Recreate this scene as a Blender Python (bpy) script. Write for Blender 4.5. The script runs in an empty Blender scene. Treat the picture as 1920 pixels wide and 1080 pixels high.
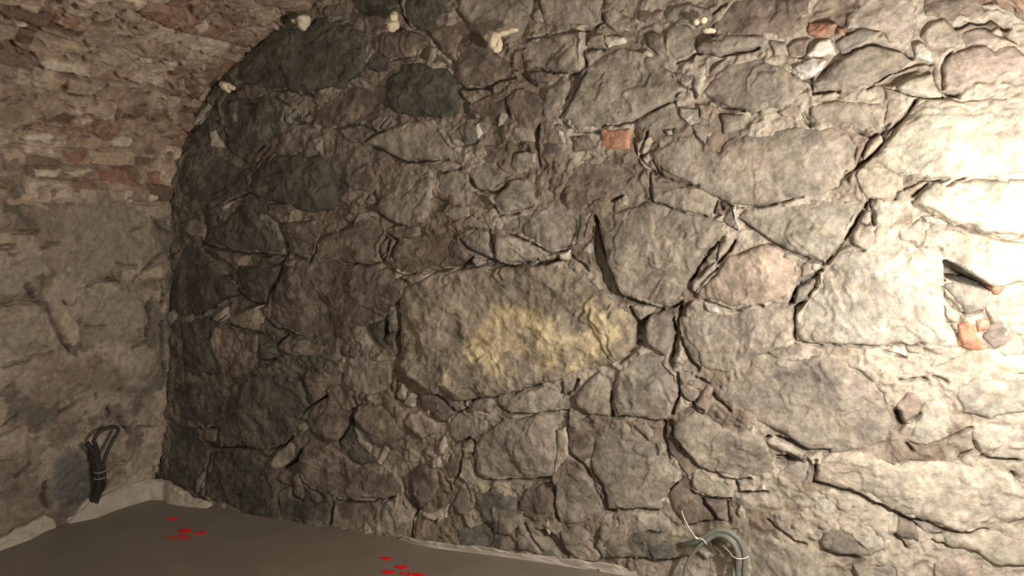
import bpy, bmesh, math, random
import numpy as np
from mathutils import Matrix, Vector

S = bpy.context.scene
COL = S.collection

# ------------------------------------------------------------------ camera
cam_data = bpy.data.cameras.new('camera')
cam_data.sensor_width = 36.0
cam_data.lens = 1500.0 / 1920.0 * 36.0
cam_data.clip_start = 0.02
cam = bpy.data.objects.new('camera', cam_data)
cam.matrix_world = Matrix(((0.92840,-0.03453,0.36996,2.87100),(0.37157,0.08628,-0.92439,-2.79464),(0.00000,0.99567,0.09293,1.30000),(0,0,0,1)))
COL.objects.link(cam)
S.camera = cam

# ------------------------------------------------------------------ view + world
S.view_settings.view_transform = 'Standard'
S.view_settings.look = 'None'
S.view_settings.gamma = 1.0
S.view_settings.use_curve_mapping = False
S.view_settings.exposure = 0.0

world = bpy.data.worlds.new('world')
S.world = world
world.use_nodes = True
bgn = world.node_tree.nodes['Background']
bgn.inputs['Color'].default_value = (1.0, 0.96, 0.90, 1)
bgn.inputs['Strength'].default_value = 0.15

# ------------------------------------------------------------------ lamps
def lamp(name, kind, loc, power, color, size=0.1, target=None):
    d = bpy.data.lights.new(name, kind)
    d.energy = power
    d.color = color
    if kind == 'AREA':
        d.shape = 'DISK'; d.size = size
    else:
        d.shadow_soft_size = size
    o = bpy.data.objects.new(name, d)
    o.location = loc
    if target is not None:
        v = Vector(target) - Vector(loc)
        o.rotation_euler = v.to_track_quat('-Z', 'Y').to_euler()
    COL.objects.link(o)
    return o

# twin-headed work lamp standing just out of frame by the right wall
lamp('work_lamp', 'POINT', (3.42, -1.00, 1.12), 77.0, (1.0, 0.95, 0.91), 0.03)
lamp('work_lamp', 'POINT', (3.52, -0.42, 1.26), 14.0, (1.0, 0.95, 0.895), 0.03)
# unseen soft fill added behind the camera to lift the left side and vault
lamp('fill_lamp', 'AREA', (1.2, -4.2, 2.0), 17.0, (1.0, 0.93, 0.86), 0.5, (1.0, 0.0, 1.0))

# ------------------------------------------------------------------ materials
def srgb(r, g, b):
    def f(c):
        c /= 255.0
        return c / 12.92 if c <= 0.04045 else ((c + 0.055) / 1.055) ** 2.4
    return np.array([f(r), f(g), f(b)])

def masonry(name, rough=0.92, bump=1.0, fine=1.0):
    m = bpy.data.materials.new(name); m.use_nodes = True
    nt = m.node_tree; N = nt.nodes; L = nt.links
    b = N['Principled BSDF']
    b.inputs['Roughness'].default_value = rough
    b.inputs['Specular IOR Level'].default_value = 0.25
    at = N.new('ShaderNodeAttribute'); at.attribute_name = 'Col'
    tc = N.new('ShaderNodeTexCoord')
    def noise(scale, detail, rough_=0.6):
        n = N.new('ShaderNodeTexNoise'); n.inputs['Scale'].default_value = scale
        n.inputs['Detail'].default_value = detail; n.inputs['Roughness'].default_value = rough_
        L.new(tc.outputs['Object'], n.inputs['Vector']); return n
    n1 = noise(38, 6, 0.7)
    r1 = N.new('ShaderNodeMapRange'); r1.inputs[1].default_value = 0.3; r1.inputs[2].default_value = 0.7
    r1.inputs[3].default_value = 0.66; r1.inputs[4].default_value = 1.32
    L.new(n1.outputs['Fac'], r1.inputs[0])
    mul = N.new('ShaderNodeVectorMath'); mul.operation = 'SCALE'
    L.new(at.outputs['Color'], mul.inputs[0]); L.new(r1.outputs[0], mul.inputs['Scale'])
    L.new(mul.outputs[0], b.inputs['Base Color'])
    n2 = noise(120, 8, 0.75)
    n3 = noise(45, 5, 0.65)
    ad = N.new('ShaderNodeMath'); ad.operation = 'MULTIPLY_ADD'; ad.inputs[1].default_value = 2.2
    L.new(n3.outputs['Fac'], ad.inputs[0]); L.new(n2.outputs['Fac'], ad.inputs[2])
    bp = N.new('ShaderNodeBump'); bp.inputs['Strength'].default_value = 0.8 * bump
    bp.inputs['Distance'].default_value = 0.0032 * fine
    L.new(ad.outputs[0], bp.inputs['Height']); L.new(bp.outputs[0], b.inputs['Normal'])
    return m

def plain(name, col, rough=0.6, spec=0.4, bump=0.0, scale=60.0, var=0.0):
    m = bpy.data.materials.new(name); m.use_nodes = True
    nt = m.node_tree; N = nt.nodes; L = nt.links
    b = N['Principled BSDF']
    b.inputs['Base Color'].default_value = (*col, 1)
    b.inputs['Roughness'].default_value = rough
    b.inputs['Specular IOR Level'].default_value = spec
    tc = N.new('ShaderNodeTexCoord')
    n = N.new('ShaderNodeTexNoise'); n.inputs['Scale'].default_value = scale; n.inputs['Detail'].default_value = 6
    L.new(tc.outputs['Object'], n.inputs['Vector'])
    if bump:
        bp = N.new('ShaderNodeBump'); bp.inputs['Strength'].default_value = bump; bp.inputs['Distance'].default_value = 0.003
        L.new(n.outputs['Fac'], bp.inputs['Height']); L.new(bp.outputs[0], b.inputs['Normal'])
    if var:
        n0 = N.new('ShaderNodeTexNoise'); n0.inputs['Scale'].default_value = scale * 0.12; n0.inputs['Detail'].default_value = 5
        L.new(tc.outputs['Object'], n0.inputs['Vector'])
        cr = N.new('ShaderNodeValToRGB')
        cr.color_ramp.elements[0].position = 0.3; cr.color_ramp.elements[1].position = 0.7
        cr.color_ramp.elements[0].color = (*(np.array(col) * (1 - var)), 1)
        cr.color_ramp.elements[1].color = (*(np.array(col) * (1 + var)), 1)
        L.new(n0.outputs['Fac'], cr.inputs[0]); L.new(cr.outputs[0], b.inputs['Base Color'])
    return m

M_STONE = masonry('rough_stone', 0.9, 1.0, 1.0)
M_MORTAR = masonry('lime_mortar', 0.95, 1.0, 1.1)
M_BRICK = masonry('vault_brick', 0.93, 0.9, 1.0)
M_FLOOR = plain('smooth_screed', srgb(130, 122, 110), 0.60, 0.35, 0.10, 40, 0.10)
M_FOAM = plain('builders_foam', srgb(228, 216, 186), 0.7, 0.4, 0.5, 90, 0.10)
M_CONDUIT = plain('grey_conduit', srgb(120, 122, 112), 0.5, 0.5, 0.2, 150, 0.12)
M_BLACK = plain('black_conduit', srgb(56, 53, 48), 0.55, 0.5, 0.2, 150, 0.10)
M_TIE = plain('white_nylon', srgb(236, 232, 220), 0.4, 0.5)
M_PAINT = plain('red_marking_paint', srgb(232, 42, 40), 0.6, 0.4, 0.2, 150, 0.15)
M_LIP = plain('pale_mortar_lip', srgb(184, 176, 162), 0.95, 0.2, 1.0, 60, 0.25)
M_STRIP = plain('pale_edge_strip', srgb(190, 182, 168), 0.85, 0.25, 0.6, 60, 0.2)
M_DARK = plain('dark_void', srgb(40, 36, 32), 0.95, 0.1)

# ------------------------------------------------------------------ numpy noise
_rs = np.random.RandomState(11)
_T = _rs.rand(256, 256, 8).astype(np.float32)
def vnoise(x, y, k=0):
    xi = np.floor(x).astype(int); yi = np.floor(y).astype(int)
    fx = x - xi; fy = y - yi
    fx = fx * fx * (3 - 2 * fx); fy = fy * fy * (3 - 2 * fy)
    t = _T[..., k % 8]
    xa = xi & 255; ya = yi & 255; xb = (xi + 1) & 255; yb = (yi + 1) & 255
    a = t[xa, ya] * (1 - fx) + t[xb, ya] * fx
    b = t[xa, yb] * (1 - fx) + t[xb, yb] * fx
    return (a * (1 - fy) + b * fy) * 2 - 1
def fbm(x, y, s, octv=4, k=0, gain=0.5):
    """fractal noise of base feature size s metres"""
    r = 0; a = 1.0; f = 1.0 / s
    for i in range(octv):
        c, sn = math.cos(i * 1.3 + k), math.sin(i * 1.3 + k)
        r = r + a * vnoise((x * c - y * sn) * f + 31.7 * (i + k), (x * sn + y * c) * f + 17.3 * (i + 3 * k), i + k)
        a *= gain; f *= 2.03
    return r
def ridge(x, y, s, octv=3, k=0, gain=0.5):
    r = 0; a = 1.0; f = 1.0 / s
    for i in range(octv):
        c, sn = math.cos(i * 1.9 + k), math.sin(i * 1.9 + k)
        r = r + a * (1 - 2 * np.abs(vnoise((x * c - y * sn) * f + 11.7 * (i + k), (x * sn + y * c) * f + 7.3 * (i + 3 * k), i + k)))
        a *= gain; f *= 2.1
    return r
def scoop(x, y, s, k=0, lift=0.6):
    """conchoidal fracture: shallow bowls of size s that meet in sharp ridges"""
    x = x / s + 13.1 * k; y = y / s + 7.7 * k
    xi = np.floor(x).astype(int); yi = np.floor(y).astype(int)
    best = np.full(x.shape, 9.0)
    for dx in (-1, 0, 1):
        for dy in (-1, 0, 1):
            a = (xi + dx) & 255; b = (yi + dy) & 255
            px = xi + dx + _T[a, b, k % 8]; py = yi + dy + _T[a, b, (k + 1) % 8]
            ux = x - px; uy = y - py
            gx = _T[a, b, (k + 3) % 8] - .5; gy = _T[a, b, (k + 4) % 8] - .5
            best = np.minimum(best, ux * ux + uy * uy + lift * _T[a, b, (k + 2) % 8] + 0.7 * (gx * ux + gy * uy))
    return best - 0.45
def sstep(a, b, x):
    t = np.clip((x - a) / (b - a), 0, 1)
    return t * t * (3 - 2 * t)

def parse(txt, closed=True):
    out = []
    for l in txt.strip().split('\n'):
        h, *v = l.split()
        p = np.array([float(a) for a in v]).reshape(-1, 2) / 1000.0
        out.append((h, p))
    return out

def sdf(poly, x, y, closed=True):
    """signed distance (positive inside) to a polygon, or distance to a polyline"""
    d2 = np.full(x.shape, 1e9); inside = np.zeros(x.shape, bool)
    n = len(poly)
    for i in range(n if closed else n - 1):
        ax, ay = poly[i]; bx, by = poly[(i + 1) % n]
        ex, ey = bx - ax, by - ay
        L2 = ex * ex + ey * ey + 1e-12
        t = np.clip(((x - ax) * ex + (y - ay) * ey) / L2, 0, 1)
        d2 = np.minimum(d2, (x - ax - t * ex) ** 2 + (y - ay - t * ey) ** 2)
        if closed:
            c = ((ay > y) != (by > y))
            with np.errstate(divide='ignore', invalid='ignore'):
                xi = (bx - ax) * (y - ay) / (by - ay + 1e-15) + ax
            inside ^= c & (x < xi)
    d = np.sqrt(d2)
    return np.where(inside, d, -d) if closed else d

# ------------------------------------------------------------------ mesh helpers
def link(name, me, mat, parent=None):
    o = bpy.data.objects.new(name, me)
    if mat is not None: me.materials.append(mat)
    COL.objects.link(o)
    if parent is not None: o.parent = parent
    return o
def make_mesh(name, verts, quads, cols=None, smooth=True):
    me = bpy.data.meshes.new(name)
    verts = np.asarray(verts, np.float32); quads = np.asarray(quads, np.int32)
    me.vertices.add(len(verts)); me.vertices.foreach_set('co', verts.ravel())
    me.loops.add(quads.size); me.loops.foreach_set('vertex_index', quads.ravel())
    me.polygons.add(len(quads))
    me.polygons.foreach_set('loop_start', np.arange(0, quads.size, 4, dtype=np.int32))
    me.polygons.foreach_set('loop_total', np.full(len(quads), 4, np.int32))
    me.update(calc_edges=True)
    me.polygons.foreach_set('use_smooth', np.full(len(quads), smooth))
    if cols is not None:
        a = me.color_attributes.new('Col', 'FLOAT_COLOR', 'POINT')
        c = np.ones((len(verts), 4), np.float32); c[:, :3] = cols
        a.data.foreach_set('color', c.ravel())
    return me
def grid_faces(nu, nv, keep=None):
    i = np.arange(nu - 1)[:, None] * nv + np.arange(nv - 1)[None, :]
    q = np.stack([i, i + nv, i + nv + 1, i + 1], -1).reshape(-1, 4)
    if keep is not None:
        k = keep[:-1, :-1] & keep[1:, :-1] & keep[1:, 1:] & keep[:-1, 1:]
        q = q[k.ravel()]
    return q
def compact(V, Q, Cc):
    used = np.unique(Q); mp = np.full(len(V), -1, np.int64); mp[used] = np.arange(len(used))
    return V[used], mp[Q], Cc[used]
def closed_patch(V, Q, Cc, offset):
    """give a surface patch a back and sides, so that it is a solid body"""
    V, Q, Cc = compact(V, Q, Cc)
    n = len(V)
    e = np.concatenate([Q[:, [0, 1]], Q[:, [1, 2]], Q[:, [2, 3]], Q[:, [3, 0]]])
    key = np.sort(e, 1); kk = key[:, 0].astype(np.int64) * (n + 1) + key[:, 1]
    u, idx, cnt = np.unique(kk, return_index=True, return_counts=True)
    be = e[idx[cnt == 1]]
    side = np.stack([be[:, 1], be[:, 0], be[:, 0] + n, be[:, 1] + n], 1)
    return np.concatenate([V, V + offset]), np.concatenate([Q, Q[:, ::-1] + n, side]), np.concatenate([Cc, Cc])
def tag(o, label, cat, group=None):
    o['label'] = label; o['category'] = cat
    if group: o['group'] = group
def structure(o): o['kind'] = 'structure'

# ------------------------------------------------------------------ traced data, millimetres on the wall
STONES = """D3 484 1877 571 1937 624 2002 710 2010 782 2057 912 2081 1054 2055 1159 1998 1141 1938 1124 1878 1099 1832 1032 1801 956 1798 878 1782 818 1792 756 1806 667 1807 576 1827 511 1838
D3 1073 2155 1292 2133 1298 2067 1224 2060 1152 2053 1112 2077 1080 2107
B2 939 2127 1014 2127 1022 2088 963 2083 922 2108
B3 894 1731 964 1770 1098 1804 1195 1758 1241 1687 1176 1648 1095 1659 1011 1655 900 1645 867 1675
D1 667 1807 774 1794 878 1774 894 1731 867 1675 805 1671 735 1703 683 1770
D3 385 1771 415 1799 630 1802 708 1711 678 1625 584 1562 545 1510 424 1566 417 1634
L2 336 1656 370 1662 392 1620 410 1589 343 1590
D2 176 1550 231 1641 345 1743 381 1681 330 1637 332 1584 277 1555
D3 144 1418 187 1550 317 1577 432 1528 535 1488 542 1424 512 1383 463 1361 287 1339 197 1355 138 1394
B2 584 1554 706 1638 892 1639 898 1545 784 1549 657 1537 572 1480
D5 542 1420 591 1486 657 1529 783 1541 923 1530 990 1472 1047 1386 1004 1357 952 1314 847 1307 777 1322 651 1352 559 1390
B3 909 1645 1028 1655 1110 1595 1141 1511 1173 1440 1139 1385 1056 1396 973 1472 906 1545
B2 773 1780 796 1790 817 1771 795 1757
L2 258 1682 285 1730 336 1777 366 1779 334 1728 288 1684
B2 87 1411 122 1473 152 1469 128 1402
B2 458 1685 451 1753 466 1782 490 1780 477 1692
B2 1152 1656 1185 1683 1249 1680 1216 1633 1176 1621
B3 1011 1634 1053 1646 1136 1650 1168 1621 1110 1582 1060 1590
D3 1299 2133 1496 2113 1477 2057 1432 2028 1394 2009 1325 2018 1302 2053
B3 1155 1992 1207 2014 1286 2015 1378 1980 1393 1953 1355 1929 1308 1906 1245 1904 1190 1928 1158 1951
D2 1133 1932 1181 1922 1261 1896 1252 1870 1228 1851 1180 1854 1132 1878
B2 1103 1859 1140 1870 1188 1853 1184 1820 1147 1810 1107 1824
D4 1236 1817 1276 1848 1300 1880 1346 1887 1415 1862 1498 1843 1520 1799 1542 1765 1541 1667 1474 1663 1398 1673 1344 1676 1281 1692 1242 1721 1227 1769
G4 1420 1938 1442 1928 1431 1891 1415 1865 1396 1873 1408 1905
B3 1347 1910 1378 1941 1401 1949 1461 1908 1509 1872 1498 1847 1453 1869 1445 1857 1385 1877 1339 1897
B3 1413 1984 1477 2018 1521 2021 1536 1955 1531 1877 1509 1885 1461 1928 1424 1960
G4 1529 2065 1551 2108 1840 2080 1833 2024 1806 2014 1833 2000 1792 1972 1744 1957 1666 1954 1609 1965 1580 2009
G4 1867 2077 2090 2055 2094 2001 2091 1971 2046 1951 1987 1956 1914 1974 1881 1989 1867 2028
L3 1833 2024 1860 2041 1874 2015 1871 1993 1840 1999
B4 1532 1929 1550 1947 1623 1961 1666 1932 1708 1890 1775 1828 1765 1797 1694 1779 1622 1761 1564 1771 1542 1805 1531 1857
G4 1792 1884 1806 1914 1806 1930 1901 1938 2027 1940 2034 1897 2011 1843 2015 1806 1962 1807 1902 1817 1834 1834 1799 1852
L5 2010 1938 2032 1937 2024 1867 2037 1817 2015 1805 2002 1820 2014 1874
B3 1827 1812 1902 1811 1909 1776 1854 1770 1823 1794
G2 1673 1771 1722 1784 1743 1773 1715 1743 1680 1748
B2 1729 1761 1772 1797 1799 1763 1751 1747
B2 1549 1765 1658 1759 1672 1739 1622 1725 1585 1717 1556 1738
B3 1585 1704 1651 1733 1722 1742 1736 1716 1733 1677 1715 1627 1694 1628 1636 1656 1585 1691
L3 1722 1678 1740 1658 1722 1626 1697 1622
B3 1736 1716 1765 1753 1806 1760 1834 1736 1875 1709 1875 1658 1841 1622 1786 1617 1750 1664
G3 1875 1683 1889 1739 1955 1798 1969 1760 1956 1717 1916 1669 1889 1651
G3 1503 1609 1526 1634 1578 1642 1636 1636 1654 1616 1621 1571 1562 1557 1525 1568 1499 1589
W4 1607 1631 1625 1637 1640 1597 1621 1577
G5 1126 1581 1200 1620 1320 1656 1428 1662 1473 1610 1518 1548 1502 1509 1411 1501 1310 1503 1239 1529 1183 1565 1138 1570
G3 1419 1494 1502 1499 1555 1487 1539 1461 1472 1456 1426 1473
G3 1577 1480 1693 1497 1750 1457 1757 1431 1693 1386 1650 1380 1606 1407 1584 1447
G3 1437 1395 1453 1446 1562 1467 1595 1450 1576 1394 1539 1354 1494 1358 1456 1375
G5 1187 1335 1237 1398 1254 1460 1318 1500 1396 1491 1434 1463 1425 1382 1417 1321 1377 1266 1290 1251 1235 1272 1191 1307
G2 1862 1608 1936 1624 1983 1591 1964 1554 1862 1563
W3 1936 1599 1963 1598 1964 1554 1943 1554
B2 1865 1538 1876 1557 1957 1541 1950 1504 1903 1479 1869 1506
L2 1772 1515 1848 1526 1848 1474 1800 1456 1757 1437 1757 1483
G2 1729 1613 1786 1617 1834 1603 1848 1558 1765 1560 1729 1574
B2 1614 1545 1665 1550 1750 1522 1743 1503 1665 1482 1614 1499
B2 1997 1578 2056 1569 2063 1526 1997 1521
G2 2034 1866 2092 1874 2066 1840 2041 1817
L3 1227 1810 1268 1882 1284 1881 1255 1815
W3 2101 1919 2167 1913 2171 1901 2143 1888 2124 1875 2101 1895
G3 2034 1897 2059 1922 2101 1922 2105 1879 2066 1881
G6 1969 1685 2034 1811 2047 1841 2168 1875 2249 1851 2298 1812 2341 1779 2354 1749 2384 1724 2373 1701 2277 1652 2228 1624 2165 1621 2095 1611 2010 1596 1983 1616 1956 1642
G4 2315 1875 2327 1927 2356 1942 2398 1927 2410 1891 2417 1850 2406 1833 2347 1811 2322 1845
G5 2423 1844 2440 1866 2520 1882 2655 1877 2660 1863 2606 1841 2538 1835 2493 1830 2441 1837
B4 2479 1931 2507 1974 2534 2011 2780 1987 2771 1939 2734 1920 2736 1870 2682 1869 2632 1879 2577 1886 2509 1889 2474 1903
G3 2314 1975 2343 2001 2402 2001 2461 1979 2461 1953 2403 1947 2356 1942 2317 1951
B3 2216 1990 2247 2004 2307 1987 2302 1958 2247 1951 2223 1965
G3 2097 2000 2135 2009 2185 1975 2186 1933 2148 1936 2104 1964
L2 2141 1981 2179 1969 2186 1939 2154 1941
G5 2444 1703 2494 1769 2551 1806 2634 1817 2718 1766 2762 1735 2797 1700 2764 1674 2694 1649 2611 1639 2572 1644 2514 1664 2467 1684
L2 2383 1794 2401 1793 2453 1801 2454 1754 2432 1703 2408 1716 2419 1751
E1 2359 1778 2377 1794 2401 1781 2401 1758 2372 1736
G4 2228 1606 2252 1641 2349 1678 2362 1648 2375 1600 2327 1590 2278 1580 2241 1581
R3 2095 1593 2190 1589 2194 1552 2191 1528 2095 1531
L2 2222 1545 2272 1568 2278 1550 2254 1514 2229 1509
B3 2248 1916 2284 1925 2315 1899 2322 1857 2298 1841 2261 1873
G3 2509 1629 2589 1626 2585 1580 2522 1571
G2 2410 1599 2434 1603 2481 1572 2459 1538 2423 1563
P2 2433 1662 2468 1666 2503 1641 2469 1620 2439 1627
L2 2607 1591 2651 1612 2657 1589 2619 1561
L2 2367 1660 2427 1657 2440 1609 2410 1599 2374 1630
L2 2242 1490 2273 1507 2286 1446 2255 1459
L3 2320 1587 2345 1589 2351 1574 2327 1572
L3 2230 1849 2261 1862 2274 1843 2261 1837
W3 2421 1942 2432 1947 2439 1932 2427 1930
R5 2776 1867 2778 1895 2809 1903 2851 1894 2852 1866 2837 1860 2805 1859
R3 2859 1882 2880 1875 2881 1853 2863 1857
G4 2886 1912 2916 1936 2904 1975 3069 1959 3096 1888 3093 1842 3059 1831 3010 1838 2989 1861 2939 1875 2888 1874
L3 2853 1834 2883 1853 2939 1875 2989 1855 2955 1826 2921 1807 2880 1799
B3 3094 1920 3102 1956 3253 1941 3269 1888 3224 1872 3162 1888 3105 1893
W4 2765 1802 2811 1848 2842 1851 2853 1823 2859 1800 2818 1797
W4 2729 1763 2797 1794 2837 1780 2824 1759 2788 1734 2761 1741
G5 2794 1717 2860 1779 2951 1821 2991 1812 3051 1797 3081 1774 3034 1735 2975 1701 2914 1704 2863 1696 2805 1697
W3 3080 1806 3099 1815 3133 1791 3130 1760 3091 1773
L5 3036 1686 3074 1711 3131 1723 3147 1690 3166 1647 3101 1656 3051 1672
P4 3168 1768 3191 1782 3250 1798 3351 1785 3397 1741 3309 1707 3242 1685 3215 1660 3167 1666 3162 1726
L2 3103 1835 3116 1871 3162 1883 3202 1838 3195 1797 3147 1801 3118 1813
P2 3202 1827 3234 1851 3266 1843 3313 1819 3350 1795 3282 1796 3222 1800
L6 2972 1466 3031 1557 3101 1645 3149 1645 3221 1634 3267 1637 3376 1641 3429 1638 3441 1403 3387 1409 3236 1409 3164 1408 3062 1415 3016 1438
G3 2791 1650 2875 1657 2926 1654 2998 1640 3010 1580 2969 1535 2951 1555 2888 1579 2825 1582 2787 1611
P2 3001 1694 3076 1657 3091 1651 3069 1599 3021 1563 3005 1580 3012 1650
L3 2950 1489 2962 1521 2996 1545 3005 1520 2954 1472
G2 2673 1814 2655 1860 2704 1851 2711 1811
B2 2710 1834 2747 1853 2785 1850 2765 1807 2722 1805
P2 2689 1633 2732 1653 2760 1629 2750 1607
L2 2791 1661 2858 1691 2869 1679 2802 1650
G3 3134 1786 3167 1789 3160 1732 3165 1674 3141 1717
B4 888 1191 967 1220 1053 1243 1070 1293 1113 1314 1194 1279 1218 1223 1184 1180 1175 1102 1125 1093 1049 1095 964 1104 877 1110
B5 616 852 675 969 715 1091 841 1094 912 1103 1049 1092 1207 1081 1280 1048 1303 1013 1270 948 1213 896 1146 856 1061 830 975 774 816 772 671 824
D5 294 1168 352 1238 462 1323 539 1345 593 1285 610 1240 664 1210 727 1166 707 1125 569 1130 406 1146
B3 176 1237 214 1276 274 1284 288 1246 285 1191 230 1198 180 1213
D2 301 1323 395 1338 383 1285 332 1246 303 1261
L3 395 1338 487 1365 472 1342 403 1308
D5 158 1174 258 1144 345 1083 449 992 457 946 368 911 266 855 162 822 72 891 65 963 112 1085
D3 480 1047 548 1072 641 1074 688 1075 676 1015 627 914 580 904 486 962 479 1008
P3 429 1115 550 1125 548 1087 510 1071 452 1081
D3 567 1095 606 1115 707 1117 688 1079 613 1074
G4 414 842 493 870 599 905 617 883 595 782 491 799 423 811
G3 330 830 396 889 419 850 354 816
D3 575 734 650 754 705 712 667 675 573 664
B3 678 725 725 774 807 771 913 740 903 695 814 696 732 698
D2 1129 841 1196 866 1187 822 1211 744 1145 791
D3 1195 801 1253 833 1244 783 1203 773
G2 1212 874 1262 919 1245 847 1220 839
D4 136 805 234 834 316 861 301 733 337 592 297 573 133 569
B4 334 799 461 782 576 773 563 664 524 606 436 576 357 594 311 734
L2 1061 1264 1087 1307 1154 1307 1186 1286 1128 1265
L2 1117 1350 1151 1378 1171 1349 1130 1339
B2 739 1263 873 1271 880 1220 851 1109 770 1107 755 1181
B2 650 1337 760 1344 794 1300 685 1278 630 1293
B2 965 751 1035 770 1120 782 1161 741 1077 706 982 707
B2 973 692 1043 711 1076 662 1016 643 982 663
D2 500 1330 522 1391 651 1352 639 1293 575 1300
G2 59 849 102 868 116 820 78 793 52 808
B4 1224 1124 1241 1167 1329 1196 1470 1239 1515 1219 1545 1178 1590 1138 1575 1111 1469 1088 1336 1060 1272 1055 1240 1082
G3 1542 1199 1612 1236 1671 1234 1678 1180 1682 1127 1620 1146 1568 1172
L4 1686 1174 1693 1214 1750 1214 1807 1202 1856 1163 1853 1127 1765 1112 1714 1111 1685 1134
G4 1693 1227 1715 1274 1779 1300 1870 1306 1958 1326 2065 1319 2059 1249 2040 1192 1973 1165 1898 1151 1856 1176 1821 1209 1750 1221
G4 1682 1346 1715 1386 1757 1418 1800 1424 1842 1365 1863 1319 1835 1310 1772 1300 1711 1297 1686 1326
G2 1531 1259 1591 1293 1649 1260 1693 1240 1620 1240 1561 1243
L3 1939 1152 1980 1165 1973 1133 1939 1132
L2 1312 1042 1336 1063 1406 1065 1383 1030 1335 1018
G2 2027 1160 2053 1192 2057 1154 2033 1150
G2 1590 1125 1634 1132 1649 1113 1612 1098
G2 1470 1293 1516 1327 1583 1320 1576 1293 1516 1273
B2 1218 1223 1274 1244 1369 1252 1345 1210 1258 1202
B2 1192 1180 1225 1202 1208 1131 1191 1116
B3 1924 1371 1971 1440 2011 1490 2070 1488 2211 1485 2230 1472 2230 1429 2187 1387 2130 1350 2071 1332 1972 1322 1931 1345
L3 2159 1356 2187 1362 2203 1343 2194 1328 2162 1328
G5 2275 1398 2280 1416 2330 1409 2379 1391 2438 1390 2504 1353 2494 1285 2428 1300 2356 1318 2288 1340
G6 2271 1447 2279 1516 2351 1550 2411 1563 2447 1520 2503 1504 2529 1538 2585 1558 2672 1568 2761 1587 2857 1572 2920 1550 2947 1508 2939 1459 2907 1418 2895 1376 2833 1354 2769 1343 2653 1323 2560 1327 2516 1345 2436 1390 2354 1427 2298 1464
G5 2578 1288 2592 1312 2687 1329 2785 1340 2880 1350 2956 1336 2957 1308 2925 1266 2891 1198 2852 1140 2802 1157 2724 1187 2673 1212 2622 1253
P5 2435 1009 2510 1096 2538 1157 2572 1164 2668 1201 2769 1144 2771 1080 2746 1027 2702 1013 2657 994 2623 992 2560 974 2512 1000
G6 2085 1287 2156 1306 2282 1337 2368 1312 2494 1288 2535 1270 2513 1234 2490 1210 2455 1168 2438 1125 2421 1069 2398 1007 2344 968 2250 989 2179 999 2140 1061 2126 1111 2099 1193 2089 1243
G4 2467 1150 2508 1198 2509 1156 2480 1126
L4 2509 1150 2519 1193 2542 1223 2560 1211 2538 1169 2515 1136
G4 2427 1063 2480 1114 2509 1132 2498 1096 2440 1033 2425 1045
E3 2520 1288 2551 1318 2579 1250 2547 1256 2529 1270
W4 2550 1318 2560 1318 2581 1252 2573 1248
B2 2497 1294 2507 1342 2545 1321 2523 1294
W4 2465 992 2513 987 2519 960 2483 965
G5 2381 938 2424 959 2543 965 2629 992 2702 1007 2752 998 2762 939 2761 880 2707 841 2634 812 2618 763 2524 756 2464 764 2402 822 2382 889
G4 2264 901 2295 947 2351 943 2361 888 2341 802 2316 810 2271 838
L3 2205 968 2288 965 2282 946 2238 919 2225 937
L3 2372 795 2390 821 2409 791 2397 768 2375 776
L3 2367 750 2391 765 2446 759 2447 731 2404 716
G3 2777 1075 2781 1121 2807 1145 2819 1134 2804 1099 2783 1069
G3 2757 1027 2772 1063 2815 1076 2816 1059 2790 1011 2763 998
L3 2935 1412 2950 1439 2995 1444 3036 1432 3064 1409 3069 1347 2999 1347 2974 1350 2952 1372
L6 3104 1338 3155 1397 3231 1404 3415 1401 3423 1237 3290 1241 3266 1263 3214 1270 3169 1300
L3 2985 1317 2994 1344 3050 1338 3064 1300 3053 1267 2992 1269
G3 2932 1233 2941 1261 2987 1261 2999 1222 2975 1183 2933 1199
L3 3003 1258 3048 1261 3056 1234 3053 1198 3005 1194 2994 1216
G2 3058 1267 3122 1273 3133 1235 3120 1207 3065 1217
L5 3137 1251 3209 1262 3262 1241 3356 1216 3424 1214 3430 1101 3331 1076 3312 1081 3195 1159 3145 1185 3129 1218
G4 3193 1088 3260 1085 3322 1076 3319 1028 3297 1002 3265 984 3229 1029
R3 3326 1076 3340 1090 3363 1078 3346 1056 3332 1060
R3 3245 948 3275 971 3301 913 3326 882 3284 879 3250 893
R3 3289 972 3322 974 3325 952 3300 940
L6 2767 946 2790 1011 2837 1065 2830 1105 2856 1140 2908 1176 2975 1183 3045 1195 3145 1191 3185 1164 3191 1072 3197 1006 3210 935 3240 893 3158 882 3138 892 3007 878 2924 876 2783 876 2766 910
L3 2808 1116 2813 1145 2845 1140 2825 1108
P3 2953 1272 2960 1306 2975 1311 2984 1278 2972 1267
W3 3028 857 3058 881 3098 878 3100 847 3059 850
G3 2684 834 2756 868 2789 864 2785 823 2719 812
L2 2806 848 3018 862 3026 793 2933 763 2814 778
L2 3121 1289 3165 1292 3194 1273 3171 1268 3132 1273
G2 3098 884 3148 884 3159 854 3109 867
L2 3201 1017 3255 998 3242 964 3213 963
P2 3315 1022 3369 960 3385 918 3340 888 3310 924 3327 968
D4 468 552 580 610 719 621 795 578 823 476 785 417 748 341 700 303 622 279 501 270 398 263 343 307 373 385 456 435 457 501
D4 104 523 225 550 321 540 446 500 373 452 384 386 279 334 159 356 103 445
B2 225 320 332 331 344 282 270 266 227 278
D4 45 190 93 341 225 337 249 263 294 226 270 141 254 42 200 44 71 77
D5 278 30 315 229 398 263 501 266 555 215 647 193 705 106 704 -8 595 -16 494 -5 388 12
G3 244 97 280 142 284 78 264 44 244 65
G3 644 225 700 295 767 343 797 306 761 254 686 198 657 194
D2 643 257 729 315 720 289 644 237
B3 756 174 793 202 827 137 814 89 775 92
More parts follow.
